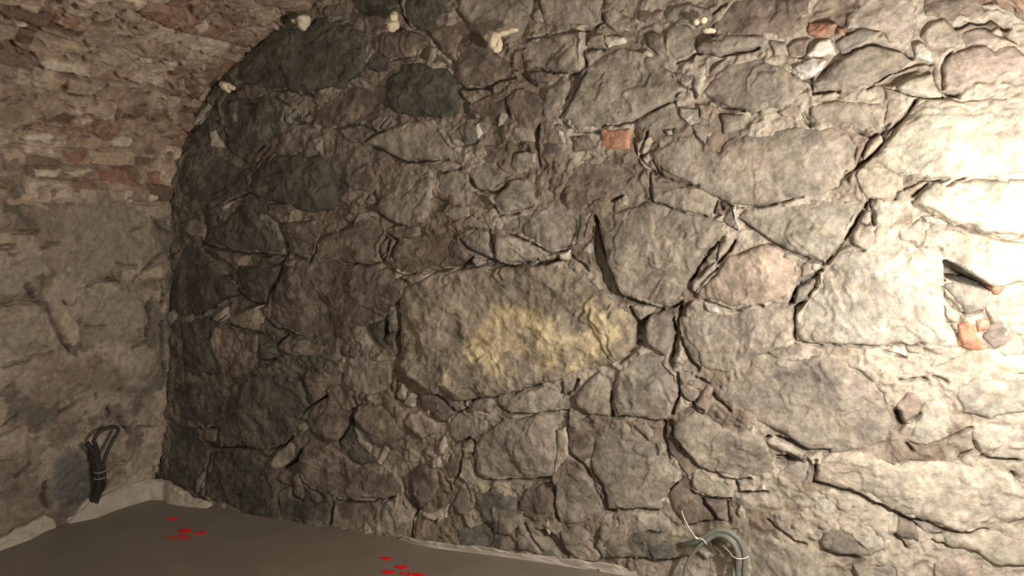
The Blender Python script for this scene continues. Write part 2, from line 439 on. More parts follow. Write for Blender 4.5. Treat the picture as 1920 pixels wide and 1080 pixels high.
D3 695 105 759 144 823 90 955 92 960 5 839 3 714 1
B5 798 274 853 352 948 322 1041 278 1133 243 1256 235 1286 179 1228 142 1107 112 980 110 896 115 815 166 796 226
B4 871 505 946 535 1001 493 1046 481 1020 408 975 341 919 359 853 368 814 436
D2 975 341 1038 433 1065 413 1130 319 1167 285 1096 269 1022 299
L3 1060 412 1101 401 1138 351 1146 305 1084 345
L3 1171 293 1208 358 1233 353 1189 280
B4 1082 508 1171 524 1250 462 1277 404 1252 348 1173 347 1128 381 1055 466
B3 815 628 992 641 983 593 908 540 842 486 814 580
D2 776 601 814 580 842 486 823 476 795 530
B3 973 91 1007 114 1185 129 1186 49 1070 -10 984 1
G3 1002 665 1137 710 1242 721 1228 582 1136 544 1046 559 1001 603
B3 1065 553 1100 564 1109 541 1073 527
L2 776 392 814 420 853 375 844 335 796 330
G4 1215 126 1289 172 1337 113 1348 86 1335 0 1267 -3 1187 7 1202 80
L4 1711 558 1749 597 1877 658 1951 650 2009 592 1974 571 1848 552 1765 541
G3 1958 679 2015 683 2009 648 1973 627 1955 636
G5 1607 278 1611 395 1642 456 1727 516 1878 538 1931 479 1933 395 1921 309 1847 293 1702 275 1615 279
G3 1480 484 1537 512 1665 517 1642 464 1603 423 1562 426 1522 400 1489 441
G3 1551 388 1571 412 1599 401 1596 371 1564 364
L3 1543 270 1556 345 1600 350 1606 285 1576 252
B3 1476 306 1523 378 1552 351 1534 269 1502 265
B3 1355 570 1405 590 1504 554 1513 517 1464 475 1422 501 1364 526
G3 1472 566 1496 583 1569 552 1553 532 1521 525
G3 1573 567 1648 596 1688 577 1664 535 1577 531
L3 1253 562 1279 617 1304 589 1296 550 1261 547
L3 1300 543 1321 590 1355 570 1330 523 1304 528
P3 1287 481 1355 510 1431 480 1432 427 1373 406 1305 437
B3 1327 258 1376 302 1435 286 1447 214 1434 161 1377 132 1339 186
L4 1449 370 1473 424 1486 381 1474 350 1454 348
L3 1421 329 1466 349 1460 297 1427 293
L3 1380 104 1445 127 1500 163 1496 106 1441 84
B3 1352 2 1357 87 1424 89 1461 52 1514 25 1566 -9 1469 -9
B3 1529 210 1600 248 1612 178 1583 131 1543 126 1524 166
E4 1609 220 1687 244 1782 214 1802 134 1776 76 1714 80 1663 128 1613 164
L2 1694 267 1832 284 1825 255 1734 250
B4 1790 201 1825 262 1884 284 1931 234 1926 185 1877 137 1816 149
G3 1791 78 1834 111 1942 66 1975 26 1888 20 1810 41
L4 1909 155 1924 164 1931 111 1921 96
G4 1921 295 1957 334 2029 357 2073 321 2118 258 2113 197 2037 153 1965 150 1940 207
B2 1981 533 2010 536 2076 460 2071 390 2043 373 1984 415
L3 1933 395 1938 487 1975 505 1980 400 1928 317
G3 1968 110 2023 144 2067 131 2123 54 2111 27 2033 28 1994 61
L3 1981 565 2010 578 2039 553 2010 529 1985 534
E3 1564 12 1540 77 1664 115 1715 67 1778 63 1827 30 1676 8
G3 2106 84 2122 158 2212 171 2235 129 2219 63 2130 49
G4 2003 626 2049 686 2098 717 2126 699 2141 652 2139 556 2065 569 2014 592
G5 2145 654 2167 729 2215 787 2271 817 2329 779 2382 736 2384 651 2356 582 2324 564 2238 567 2149 560
G6 2075 390 2088 482 2115 512 2191 547 2288 482 2315 438 2350 382 2378 346 2346 309 2335 248 2268 238 2193 228 2138 221 2121 300 2084 343
G5 2367 511 2378 572 2442 612 2520 573 2595 555 2643 579 2694 514 2713 465 2709 413 2637 398 2575 384 2460 415 2394 481
L4 2437 340 2442 393 2500 381 2588 372 2583 327 2515 314 2463 324
L3 2601 361 2656 368 2656 356 2607 349
W3 2662 356 2680 378 2687 360
L4 2687 529 2705 544 2815 508 2802 482 2754 501
L3 2709 413 2761 458 2813 483 2832 454 2828 403 2769 396
L3 2819 502 2859 513 2862 476 2837 467
G3 2389 693 2440 710 2454 659 2416 629 2389 666
P4 2442 625 2491 721 2510 703 2492 649 2481 609 2461 610
G3 2371 595 2393 660 2423 623 2404 605
L3 2384 745 2445 750 2446 724 2401 707
G6 2518 663 2549 721 2617 781 2685 819 2850 833 2978 807 3051 727 3078 626 3050 563 2957 527 2894 511 2828 512 2743 557 2674 586 2622 617
E4 2103 90 2136 127 2272 154 2379 156 2437 159 2441 96 2409 79 2277 71 2175 62 2112 66
B2 2359 304 2422 404 2464 304 2530 236 2416 200 2374 266
B2 2490 301 2565 318 2587 231 2530 249
L2 2111 190 2200 222 2329 234 2363 212 2377 182 2238 162 2135 147
L2 2465 125 2507 181 2535 117 2498 96
G3 2631 219 2686 202 2716 212 2835 181 2895 119 2885 77 2645 38
L2 2598 271 2615 299 2628 275 2623 249 2605 246
G3 2218 550 2272 555 2300 511 2287 489 2246 512
L2 2308 485 2327 493 2341 462 2322 439
B2 2346 549 2366 544 2394 481 2460 415 2429 379 2395 414 2355 463
G2 2278 65 2410 73 2438 35 2296 1
P5 3083 690 3110 734 3137 730 3154 702 3140 659 3120 636 3103 640
L4 3126 604 3154 708 3189 729 3231 709 3244 651 3226 602 3170 572 3133 574 3111 590
L6 2847 418 2854 475 2893 511 2982 527 3060 506 3177 519 3250 516 3351 511 3406 494 3461 461 3474 383 3358 331 3289 304 3253 310 3195 331 3109 343 3043 370 2976 397 2874 409
L4 3296 627 3335 654 3414 657 3457 661 3460 598 3378 589 3319 554 3303 593
G3 3324 551 3373 589 3460 601 3462 558 3370 545
L2 2846 380 2960 383 3021 367 3088 340 3085 279 3070 223 3016 197 2970 244 2901 289 2855 288 2836 341
G3 2863 222 2879 255 2935 287 2976 245 3027 205 2994 188 2927 189 2875 200
G3 3084 285 3099 329 3143 312 3155 272 3101 270
G2 3147 324 3206 315 3227 295 3181 282
L4 3228 289 3359 320 3467 313 3475 236 3362 229 3311 255 3239 261
P3 3204 198 3260 230 3337 230 3364 156 3206 130
G3 2973 155 3028 187 3104 182 3117 115 2986 93
L3 3240 751 3289 790 3446 791 3450 712 3393 689 3334 672 3268 683
L3 3164 828 3284 882 3441 881 3444 819 3264 788 3186 794
Y7 1269 935 1304 1006 1406 1051 1506 1075 1619 1092 1737 1101 1835 1104 1939 1112 2008 1108 2068 1058 2120 1010 2154 973 2222 930 2229 849 2195 789 2112 744 1977 695 1873 667 1766 628 1634 590 1566 576 1497 584 1404 597 1320 655 1272 705 1265 791
L3 3185 1901 3141 1936 3169 1949 3268 1909 3338 1857 3419 1820 3417 1865 3334 1933"""
CRACKS = """3 667 1807 756 1806 817 1788 870 1782
3 518 1768 601 1760
3 684 1785 754 1745
3 735 1703 743 1673 831 1670
3 894 1731 884 1696 866 1668
4 1037 1651 1095 1652 1176 1624 1208 1627
5 1142 1567 1207 1551 1255 1515 1310 1503 1365 1505
3 897 2138 913 2108
4 376 1786 409 1665 425 1581
3 547 1428 582 1502 650 1582
3 78 1427 178 1573 232 1656 375 1771
5 1291 2114 1294 2054 1325 2013 1386 2006 1454 1928 1520 1865
6 1509 1879 1523 1819 1549 1771 1608 1762 1665 1771 1694 1782 1765 1797
4 1522 2066 1565 2017 1601 1962
4 1765 1829 1806 1788 1841 1767
4 1549 1752 1578 1717 1585 1717
4 1651 1766 1673 1751 1673 1771
4 1806 1930 1901 1938 2027 1943
4 1834 1831 1902 1811 2008 1801 2041 1817 2027 1873
4 2090 2001 2097 1970 2027 1946
4 1950 1630 1997 1590 2049 1588
5 1138 1567 1199 1551 1278 1507 1318 1500 1419 1501 1502 1509
3 1499 1589 1518 1562 1562 1554 1621 1571
4 1426 1463 1472 1456 1547 1471
4 1595 1427 1613 1400
3 1936 1649 1983 1703 2035 1787
3 1736 1716 1729 1691 1750 1657
4 1855 1621 1855 1538 1866 1474
3 1245 1897 1347 1903 1355 1929
3 1233 1674 1184 1621 1126 1588
4 1969 1685 2002 1739 2034 1793
5 2095 1611 2165 1615 2228 1624 2277 1649 2325 1674 2384 1718
4 2040 1881 2105 1874
5 2423 1841 2406 1827 2359 1813
5 2429 1837 2522 1825 2578 1835 2628 1843
4 2455 1696 2508 1659 2583 1638
4 2279 1483 2299 1440 2354 1412 2438 1393
5 2259 1580 2236 1508 2248 1478 2286 1440
4 2473 1966 2518 1990
5 2335 1774 2372 1736 2408 1722 2420 1695
4 2723 1760 2762 1735 2794 1722
4 2743 1803 2818 1797
4 2771 1623 2793 1589
5 2043 1589 2088 1587
3 2268 1447 2275 1374
5 2911 1808 2951 1821 2981 1821 3021 1807 3061 1797 3081 1774
4 2956 1688 2995 1721 3053 1744 3092 1755 3130 1752
5 2767 1729 2794 1711 2801 1683 2874 1690
5 3167 1668 3162 1737 3172 1767 3186 1782
5 3172 1665 3210 1658
6 2899 1412 2944 1450 3003 1509 3060 1583 3096 1646
5 2919 1572 2967 1535 3001 1553 3020 1579
5 2962 1521 2948 1483 2934 1439
6 3192 1859 3224 1864 3270 1863 3288 1874 3334 1842
6 3194 1386 3236 1407
5 3102 1403 3136 1403 3174 1400
6 3099 1355 3136 1392
4 3036 1681 3056 1669 3106 1653 3163 1647
5 2728 1765 2767 1735 2794 1733
5 2765 1618 2788 1583
6 264 1163 308 1156 406 1138 502 1128 578 1122 716 1121
4 586 1364 541 1391 395 1335
5 296 1331 298 1246 285 1183 264 1159
5 552 1435 541 1413
4 471 1062 459 992
6 476 946 542 910 617 906 637 953 676 1015 697 1083 726 1136 693 1255
4 347 894 266 853
4 330 830 354 816 415 858
4 413 811 519 793 595 782
5 615 845 670 809 780 785
6 1212 867 1195 816 1195 787
4 1049 1095 1125 1090 1183 1102 1217 1159
4 889 1205 878 1139 851 1102
5 1186 1307 1242 1258 1306 1251
4 686 695 668 732 725 789
4 573 664 667 671
5 1262 934 1252 790
5 40 889 63 931
4 648 1285 702 1255
6 1218 1223 1266 1195 1232 1131
6 1232 1089 1272 1055 1406 1069 1545 1097 1590 1132
5 1545 1199 1575 1165 1678 1123
5 1671 1234 1686 1167 1685 1127
5 1750 1221 1800 1202 1856 1176 1898 1151 1973 1165
5 1682 1333 1707 1293 1779 1297
6 1634 1126 1693 1120 1707 1111 1849 1124
7 1664 1110 1765 1102
4 1987 1146 2047 1096
5 2059 1249 2053 1198
5 1272 1047 1311 1021
5 1591 1420 1613 1393 1650 1380 1708 1379 1743 1405
4 1546 1243 1613 1243
6 1266 898 1256 733
6 1835 1104 1932 1132
7 2072 1287 2099 1161 2133 1086 2173 1005 2250 976
4 2274 1410 2282 1343 2356 1318 2429 1297 2494 1282
6 2504 1351 2534 1330 2563 1321
6 2510 1342 2522 1312
4 2563 1318 2648 1326 2731 1340 2774 1354
5 2569 1282 2628 1241 2696 1192 2780 1162 2840 1140
6 2508 1198 2462 1137 2421 1069
6 2509 1132 2538 1163 2566 1205
5 2440 1033 2510 1114
5 2435 1006 2513 987 2560 971 2623 989 2657 991
6 2387 982 2376 920 2389 858 2415 798 2452 757
6 2226 912 2270 927
6 2205 968 2225 931 2264 889
5 2344 968 2393 988
6 2746 1009 2777 1075 2841 1117
5 2759 951 2767 869
5 2136 1344 2168 1362
6 2363 931 2365 857 2353 793
5 2772 872 2849 865
6 2856 1140 2891 1192 2931 1255 2969 1339
5 2674 1201 2730 1178 2785 1156 2845 1137
7 2746 1003 2772 1063 2831 1100
6 2758 975 2821 1059
6 2764 975 2767 881
4 2778 873 2849 865 2929 876 3028 876 3078 885 3148 887
5 3099 1338 3155 1295 3209 1268 3276 1241 3347 1221 3397 1232
8 3195 1148 3245 1106 3317 1076
8 3201 1116 3246 1095 3317 1076
6 3191 1072 3200 1039 3230 1007 3265 984 3297 1000
6 2974 1344 2980 1311 2992 1267
4 2928 1199 2964 1182
4 3050 1344 3059 1366 3135 1414
5 3028 862 3100 844
4 3095 1212 3120 1196 3184 1192
5 3213 963 3234 931 3250 893
4 279 330 343 332
5 281 258 388 257 501 270
5 305 227 291 143 264 44
5 622 271 700 295 748 341
5 795 450 852 495 918 533
5 1046 544 1073 492 1038 433 984 350
6 705 200 771 247 798 290
6 756 174 765 98 814 85
4 810 165 915 109
5 814 420 853 375 909 358
5 968 94 964 5
4 981 107 1107 112 1186 126 1262 154
6 1318 220 1332 141 1362 87
5 1233 659 1228 590
4 795 578 833 485
4 1114 135 1263 139
6 1472 566 1521 518 1569 541
6 1561 570 1593 573
6 1553 565 1569 526
4 1676 598 1764 620 1877 658
4 1703 557 1758 540 1848 545 1974 568
5 1958 672 1958 629 2002 647 2015 690
5 1981 568 1982 512
4 1522 400 1587 429 1611 402 1615 279 1670 271 1847 293 1921 309
4 1556 367 1542 284 1511 237
6 1929 289 1936 207 1950 154
5 1984 408 2043 373 2073 321 2118 245 2140 214
5 1328 229 1352 129 1379 118
4 1352 2 1348 86 1356 94
4 1424 89 1441 84 1456 93
4 1253 623 1244 553 1304 528
5 1900 41 1818 122
4 2141 652 2142 556 2204 569
4 2238 565 2332 564
5 2381 739 2389 673 2365 591
5 2389 673 2442 625 2474 611
5 2366 518 2420 464 2460 415 2544 386 2600 380 2637 395
6 2681 532 2705 547 2753 539 2818 515 2861 517
6 2719 478 2755 476
6 2588 372 2601 342 2663 347 2693 354
5 2437 327 2489 311 2571 319
5 2077 349 2121 300 2138 221 2159 217
4 2193 228 2261 237 2322 236
5 2565 305 2574 236
4 2477 293 2530 236
5 2339 568 2334 508 2356 430
4 2446 730 2491 714
5 2504 670 2562 623
5 2244 66 2331 67 2434 95
5 2081 106 2104 77
5 2693 546 2747 539 2812 508 2881 516
7 2839 404 2943 390 3010 371 3099 341
6 3099 335 3179 323 3258 299 3349 318
6 3081 671 3098 631
6 3119 639 3145 665
4 3176 793 3218 773
4 3226 596 3296 633
5 3303 593 3314 565
7 3325 548 3418 553
5 3406 511 3434 469
5 2702 260 2782 204 2823 192
5 2881 188 2938 182 2983 186
5 3090 268 3124 238
4 3197 272 3239 261
5 3117 566 3131 544
5 3260 529 3269 554 3309 564
5 2842 480 2839 411
5 3088 768 3156 780"""
RECESS = """9 2072 1294 2095 1243 2126 1130 2153 1055 2237 982 2325 970 2326 951 2173 979 2101 1027 2063 1135 2053 1237
8 2363 944 2382 870 2367 757 2342 767 2358 856
9 2229 912 2279 937 2264 882 2265 825 2230 830
7 2416 1051 2446 1021 2387 951 2369 956 2399 995
6 2362 987 2387 970 2363 944 2263 939 2282 952
7 2195 815 2239 849 2252 831 2176 756 2157 761
6 2498 1348 2516 1342 2534 1318 2517 1294 2494 1285
7 693 1255 730 1263 771 1137 842 1109 734 1099 685 985 636 907 657 984 707 1098 726 1144
6 458 977 542 910 617 906 541 879 425 866 347 879 447 938
6 258 1147 357 1130 470 1039 459 992 355 1083
6 1088 1321 1155 1392 1195 1300 1153 1286
6 1184 1166 1217 1216 1241 1195 1208 1117 1263 1047 1191 1081
6 889 1212 967 1220 1079 1286 1053 1243 967 1213 888 1198
8 1187 859 1212 889 1212 824 1195 787
8 1575 1118 1649 1113 1714 1107 1849 1121 1939 1139 1973 1130 1835 1104 1736 1095 1619 1085 1514 1079
7 2066 1249 2085 1287 2132 1149 2134 1009 2094 1059 2060 1160
6 1425 1368 1494 1347 1470 1307 1432 1307
6 1591 1380 1664 1360 1693 1320 1620 1320 1576 1340
7 1778 1885 1806 1877 1806 1826 1834 1774 1792 1796 1765 1854
6 1969 1803 2034 1799 2009 1751 1956 1704 1949 1742
6 1841 1609 1862 1621 1862 1525 1841 1539
5 1549 1726 1585 1711 1578 1672 1665 1635 1622 1644 1548 1666
6 2027 1952 2091 1971 2059 1925 2034 1903 2027 1940
6 2409 1943 2480 1903 2474 1886 2440 1866 2414 1850
6 2350 1649 2361 1672 2349 1696 2277 1640 2252 1629 2228 1594
6 2215 1606 2228 1588 2236 1508 2217 1503 2197 1571
6 2459 1812 2522 1819 2499 1798 2465 1771
7 2982 1532 3059 1605 3091 1651 3101 1645 3031 1552 2974 1472 2924 1434 2910 1390 2899 1412 2944 1467 2962 1521
6 2975 1701 3092 1747 3095 1733 3026 1692
6 3262 1848 3288 1874 3334 1842 3322 1820 3303 1845 3276 1832
6 2805 1694 2874 1690 2869 1677 2806 1680
6 2824 1759 2870 1783 2830 1737 2799 1728
6 3172 1663 3210 1661 3211 1647 3178 1647
8 2856 1146 2931 1261 2939 1300 2969 1339 2987 1267 2932 1233 2933 1199 2892 1175
7 2936 1400 2952 1372 2969 1339 2989 1344 2984 1350 2947 1367
7 2746 1003 2777 1069 2830 1105 2837 1071 2816 1059 2790 1005 2764 963
6 3098 884 3143 889 3168 871 3139 867
5 3202 995 3260 987 3252 948 3218 963
9 802 291 796 226 766 176 715 201 686 198 761 254
6 1037 496 1073 492 1055 466 1028 440
6 984 350 1038 433 1065 397 1039 332
8 1274 230 1332 141 1370 96 1338 77 1306 145
8 1321 213 1368 146 1379 118 1348 86 1334 141
7 1572 368 1611 395 1614 293 1604 350
7 1884 284 1921 295 1939 221 1916 246 1870 268
8 1864 108 1931 111 2010 44 2004 24 1942 66
7 1477 262 1503 243 1513 208 1496 220
6 2359 317 2423 378 2437 327 2490 301 2543 231 2429 196
6 2490 295 2565 311 2574 229 2530 242
6 2329 554 2365 571 2366 518 2460 415 2429 379 2355 463
7 2719 478 2755 476 2808 482 2761 458 2714 452
8 2142 302 2173 212 2153 203 2131 220
6 2856 407 2931 391 3021 373 3099 335 3078 326 2999 364 2875 384
7 3075 683 3109 632 3089 600 3067 616
7 3110 337 3248 303 3228 283 3153 307 3100 317
6 2748 494 2802 469 2756 451"""
LEFT = """D2 -774 1313 -727 1326 -647 1300 -622 1253 -671 1227 -748 1242
Y2 -569 1348 -357 1372 -125 1300 -53 1205 -90 1127 -183 1070 -373 1022 -500 1004 -570 1149
G2 -428 983 -372 1008 -252 1005 -131 941 -118 828 -170 739 -324 715 -425 791
G2 -831 1116 -692 1128 -607 1041 -611 985 -742 971 -820 972
Y1 -818 943 -600 935 -564 832 -574 755 -699 747 -807 792
B2 -572 726 -357 720 -219 635 -231 511 -549 576
G2 -237 670 -58 698 -45 572 -180 532
W2 -278 1396 -228 1405 -222 1345 -277 1344
W2 -209 1390 -68 1394 -77 1355 -194 1338
L2 -181 1039 -107 1057 -54 1070 -57 998 -161 998
L2 -103 946 -75 968 -45 941 -73 887
L2 -572 947 -527 949 -460 855 -448 779 -485 755 -535 843
L2 -519 934 -475 973 -466 950 -495 924
L2 -665 1353 -614 1347 -603 1307 -671 1326
L2 -821 1243 -775 1236 -750 1183 -816 1179
Y1 -757 1177 -616 1165 -626 1097 -651 1044 -753 1131
N2 -538 332 -421 342 -325 225 -252 101 -407 65 -508 65 -552 193
P1 -249 450 -101 409 -80 334 -191 343 -238 405
B1 -776 397 -659 396 -621 245 -686 156 -761 165
D1 -334 584 -105 557 -54 451 -250 476
B1 -607 499 -412 478 -382 365 -523 344 -602 420
G1 -309 237 -97 276 -55 113 -183 115 -279 126
B1 -645 284 -563 260 -548 110 -597 79 -663 117
L1 -239 209 -186 203 -165 110 -218 117"""
LEFT_CRACKS = """5 -590 948 -576 898 -527 820 -492 753
4 -681 1026 -661 990 -646 982
3 -780 955 -708 964 -594 952
4 -797 1178 -743 1176
4 -741 1232 -649 1227
4 -763 1171 -762 1151 -734 1150
3 -226 1225 -143 1254
4 -190 1016 -136 1067 -70 1119
4 -421 1004 -373 1022 -253 1025
3 -300 1092 -182 1062
4 -519 948 -503 925 -473 936
3 -411 834 -329 823
4 -187 718 -124 732
3 -738 726 -665 734 -559 749
4 -61 998 -53 885
6 -120 892 -108 811 -125 757
6 -42 802 -34 678 -26 569
3 -631 1172 -565 1183
3 -115 1285 -12 1212
3 -728 489 -688 517
3 -745 441 -678 469
4 -508 492 -438 512
5 -302 462 -292 435
5 -247 407 -200 349
4 -365 541 -356 523
4 -155 343 -98 329
6 -549 200 -557 154 -540 100
4 -256 197 -212 193
4 -665 266 -624 301
3 -304 117 -237 148
5 -2 565 -4 405
3 -84 157 -64 80
6 -28 169 -45 74"""
VAULT = """W 544 -811 557 -757 551 -603 502 -591 514 -693 510 -787
W 888 -385 913 -335 899 -294 847 -322
W 245 -737 263 -636 243 -615 210 -672 219 -730
W 251 -372 283 -323 270 -255 229 -268 222 -354
W 117 -692 127 -568 93 -580 82 -667
W 115 -544 134 -443 121 -416 102 -447 98 -526
L 402 -601 428 -513 377 -504 373 -588
R 191 -557 199 -456 147 -470 149 -549
D 300 -684 336 -632 332 -548 300 -559 297 -647
D 697 -889 709 -826 714 -727 667 -718 667 -846
L 172 -808 173 -714 139 -722 147 -804
L 296 -779 331 -673 287 -735 283 -774
R 129 -409 151 -274 64 -170 79 -395
W 336 -549 343 -457 312 -524
L 623 -617 650 -550 646 -476 601 -486 599 -587
L 753 -1018 794 -911 749 -914 737 -1003
W 675 -956 686 -920 665 -908 657 -947
L 476 -797 487 -664 430 -672 428 -768
L 487 -664 493 -508 439 -526 429 -628
R 723 -72 776 30 709 49 686 -39
B 380 -241 435 -168 386 -130 351 -198
R 1026 -323 1054 -264 1005 -283
B 960 -207 1018 -165 966 -162
L 481 -118 533 10 471 2 456 -92
B 770 -729 789 -648 739 -650 727 -715
L 756 -539 813 -494 752 -487
B 784 -607 805 -576 774 -545 756 -586
L 299 -364 308 -197 294 -218 277 -346
B 144 -273 147 -209 72 -170 92 -238
R 134 -169 139 -72 75 -73 73 -142
B 192 -229 199 -127 152 -124 154 -229
L 198 -464 222 -248 154 -229 142 -436
L 628 -837 647 -677 604 -672 586 -807"""
VCRACKS = """8 842 -766 824 -739 852 -731
6 762 -738 795 -739
6 502 -806 462 -789
6 447 -662 435 -639
5 663 -701 633 -661
6 847 -433 829 -405 772 -393
5 498 -500 445 -514
5 558 -152 602 -165 634 -160
5 375 -243 356 -191
5 202 -457 172 -466
4 648 -989 650 -849 648 -782 653 -688
4 490 -912 509 -793 505 -615 518 -425
4 284 -700 282 -590 292 -493 337 -446
4 192 -811 197 -640 202 -465 219 -246
4 118 -801 130 -591 142 -436 142 -227
4 559 -944 581 -918 563 -834 540 -828 505 -881
6 681 -886 657 -853
6 862 -643 860 -596
5 424 -611 369 -612 362 -583
5 215 -736 209 -679 225 -618
5 225 -363 226 -258 255 -240
5 111 -543 101 -471 111 -415
4 541 -488 527 -380
6 355 -857 373 -838
4 621 -382 643 -336
5 987 -378 999 -325
5 612 -640 581 -658 593 -715
4 598 -476 650 -462"""

TONE = {'D': srgb(96, 93, 83), 'B': srgb(124, 112, 101), 'G': srgb(153, 145, 132), 'L': srgb(177, 169, 153),
        'W': srgb(206, 199, 186), 'P': srgb(164, 150, 136), 'R': srgb(182, 136, 112), 'Y': srgb(160, 149, 130),
        'N': srgb(98, 99, 98), 'E': srgb(118, 113, 103)}

EC, EA, EB, EZ = 1.87, 1.775, 0.957, 1.35           # the vault's elliptical section
def base_back(x, z):                                 # how far the back wall stands into the room
    return 0.075 * np.exp(-np.maximum(z, 0) / 0.22) + 0.010 * fbm(x, z, 0.7, 2, 5)
cracks = parse(CRACKS)
CR = []
for h, p in cracks:
    c = float(h)
    CR.append((p, 0.0011 + 0.0006 * c, 0.010 + 0.0042 * c, p.min(0) - 0.03, p.max(0) + 0.03))
def carve(x, z, scale=1.0, cr=None):
    g = np.zeros(x.shape)
    lo = np.array([x.min(), z.min()]); hi = np.array([x.max(), z.max()])
    wx = x + 0.004 * fbm(x, z, 0.03, 2, 3); wz = z + 0.004 * fbm(x, z, 0.03, 2, 6)
    for p, r, dep, a, b in (CR if cr is None else cr):
        if (a > hi).any() or (b < lo).any(): continue
        m = (x > a[0]) & (x < b[0]) & (z > a[1]) & (z < b[1])
        if not m.any(): continue
        d = sdf(p, wx[m], wz[m], False)
        rr = r * (1 + 0.5 * vnoise(x[m] * 40, z[m] * 40, 2))
        g[m] = np.maximum(g[m], dep * scale * np.exp(-(d / rr) ** 2))
    return g

HOLE = np.array([[3188,1160],[3234,1143],[3278,1112],[3324,1079],[3325,1065],[3280,1075],[3236,1085],[3214,1094],[3194,1090]]) / 1000.0                      # open hole between the stones
# ------------------------------------------------------------------ back wall: mortar bed
STEP = 0.0042
def build_wall_back():
    x = np.arange(0.0, 3.74, STEP); z = np.arange(-0.03, 2.36, STEP)
    X, Z = np.meshgrid(x, z, indexing='ij')
    n = fbm(X, Z, 0.16, 3, 1); n2 = fbm(X, Z, 0.05, 4, 2, 0.6); r = ridge(X, Z, 0.045, 3, 4)
    H = base_back(X, Z) + 0.008 * n + 0.0075 * n2 + 0.003 * r + 0.0016 * fbm(X, Z, 0.012, 2, 3)
    # chips of stone pressed into the mortar: terraced lumps
    c = fbm(X, Z, 0.07, 2, 7); H += 0.007 * sstep(0.05, 0.22, c) + 0.005 * sstep(0.45, 0.55, fbm(X, Z, 0.04, 2, 6))
    H += 0.004 * scoop(X + 0.008 * n2, Z, 0.05, 3) + 0.0025 * scoop(X, Z + 0.006 * n2, 0.022, 5)
    H -= carve(X, Z, 1.15)
    RC = np.zeros(X.shape)
    for h, p in parse(RECESS):                       # wide raked-out joints
        a, b = p.min(0) - .03, p.max(0) + .03
        m = (X > a[0]) & (X < b[0]) & (Z > a[1]) & (Z < b[1])
        xm, zm = X[m], Z[m]
        w = sstep(-0.004, 0.006, sdf(p, xm + .004 * fbm(xm, zm, .04, 3, 1), zm + .004 * fbm(xm, zm, .04, 3, 2)))
        H[m] -= w * 0.0032 * float(h); RC[m] = np.maximum(RC[m], w)
    for h, p in parse(STONES):                       # the bed lies back behind each stone
        if float(h[1:]) < 3: continue
        a, b = p.min(0), p.max(0)
        m = (X > a[0]) & (X < b[0]) & (Z > a[1]) & (Z < b[1])
        H[m] -= 0.035 * sstep(0.010, 0.022, sdf(p, X[m], Z[m]))
    # open hole between the stones at the right
    m = sdf(HOLE, X, Z) > 0
    H = np.where(m, H - 0.25, H)
    # colour: pale lime mortar, browner and darker to the left
    left_dark = sstep(1.5, 0.3, X + 0.25 * fbm(X, Z, 0.4, 3, 2))
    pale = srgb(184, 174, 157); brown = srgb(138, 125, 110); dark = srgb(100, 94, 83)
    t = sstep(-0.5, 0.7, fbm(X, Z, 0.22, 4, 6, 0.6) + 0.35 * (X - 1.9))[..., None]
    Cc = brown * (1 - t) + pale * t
    t2 = (left_dark * 0.6 + 0.35 * sstep(0.1, 0.6, fbm(X, Z, 0.13, 3, 3)) * sstep(3.2, 1.8, X))[..., None]
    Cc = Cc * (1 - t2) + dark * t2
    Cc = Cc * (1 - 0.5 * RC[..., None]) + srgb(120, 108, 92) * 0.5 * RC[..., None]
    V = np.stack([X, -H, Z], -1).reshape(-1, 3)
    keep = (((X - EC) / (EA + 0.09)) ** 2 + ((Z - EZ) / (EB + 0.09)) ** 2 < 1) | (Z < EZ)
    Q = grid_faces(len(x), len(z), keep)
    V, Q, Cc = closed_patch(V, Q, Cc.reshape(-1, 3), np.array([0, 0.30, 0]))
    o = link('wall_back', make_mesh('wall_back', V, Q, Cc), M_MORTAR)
    structure(o)
    return o
wall_back = build_wall_back()

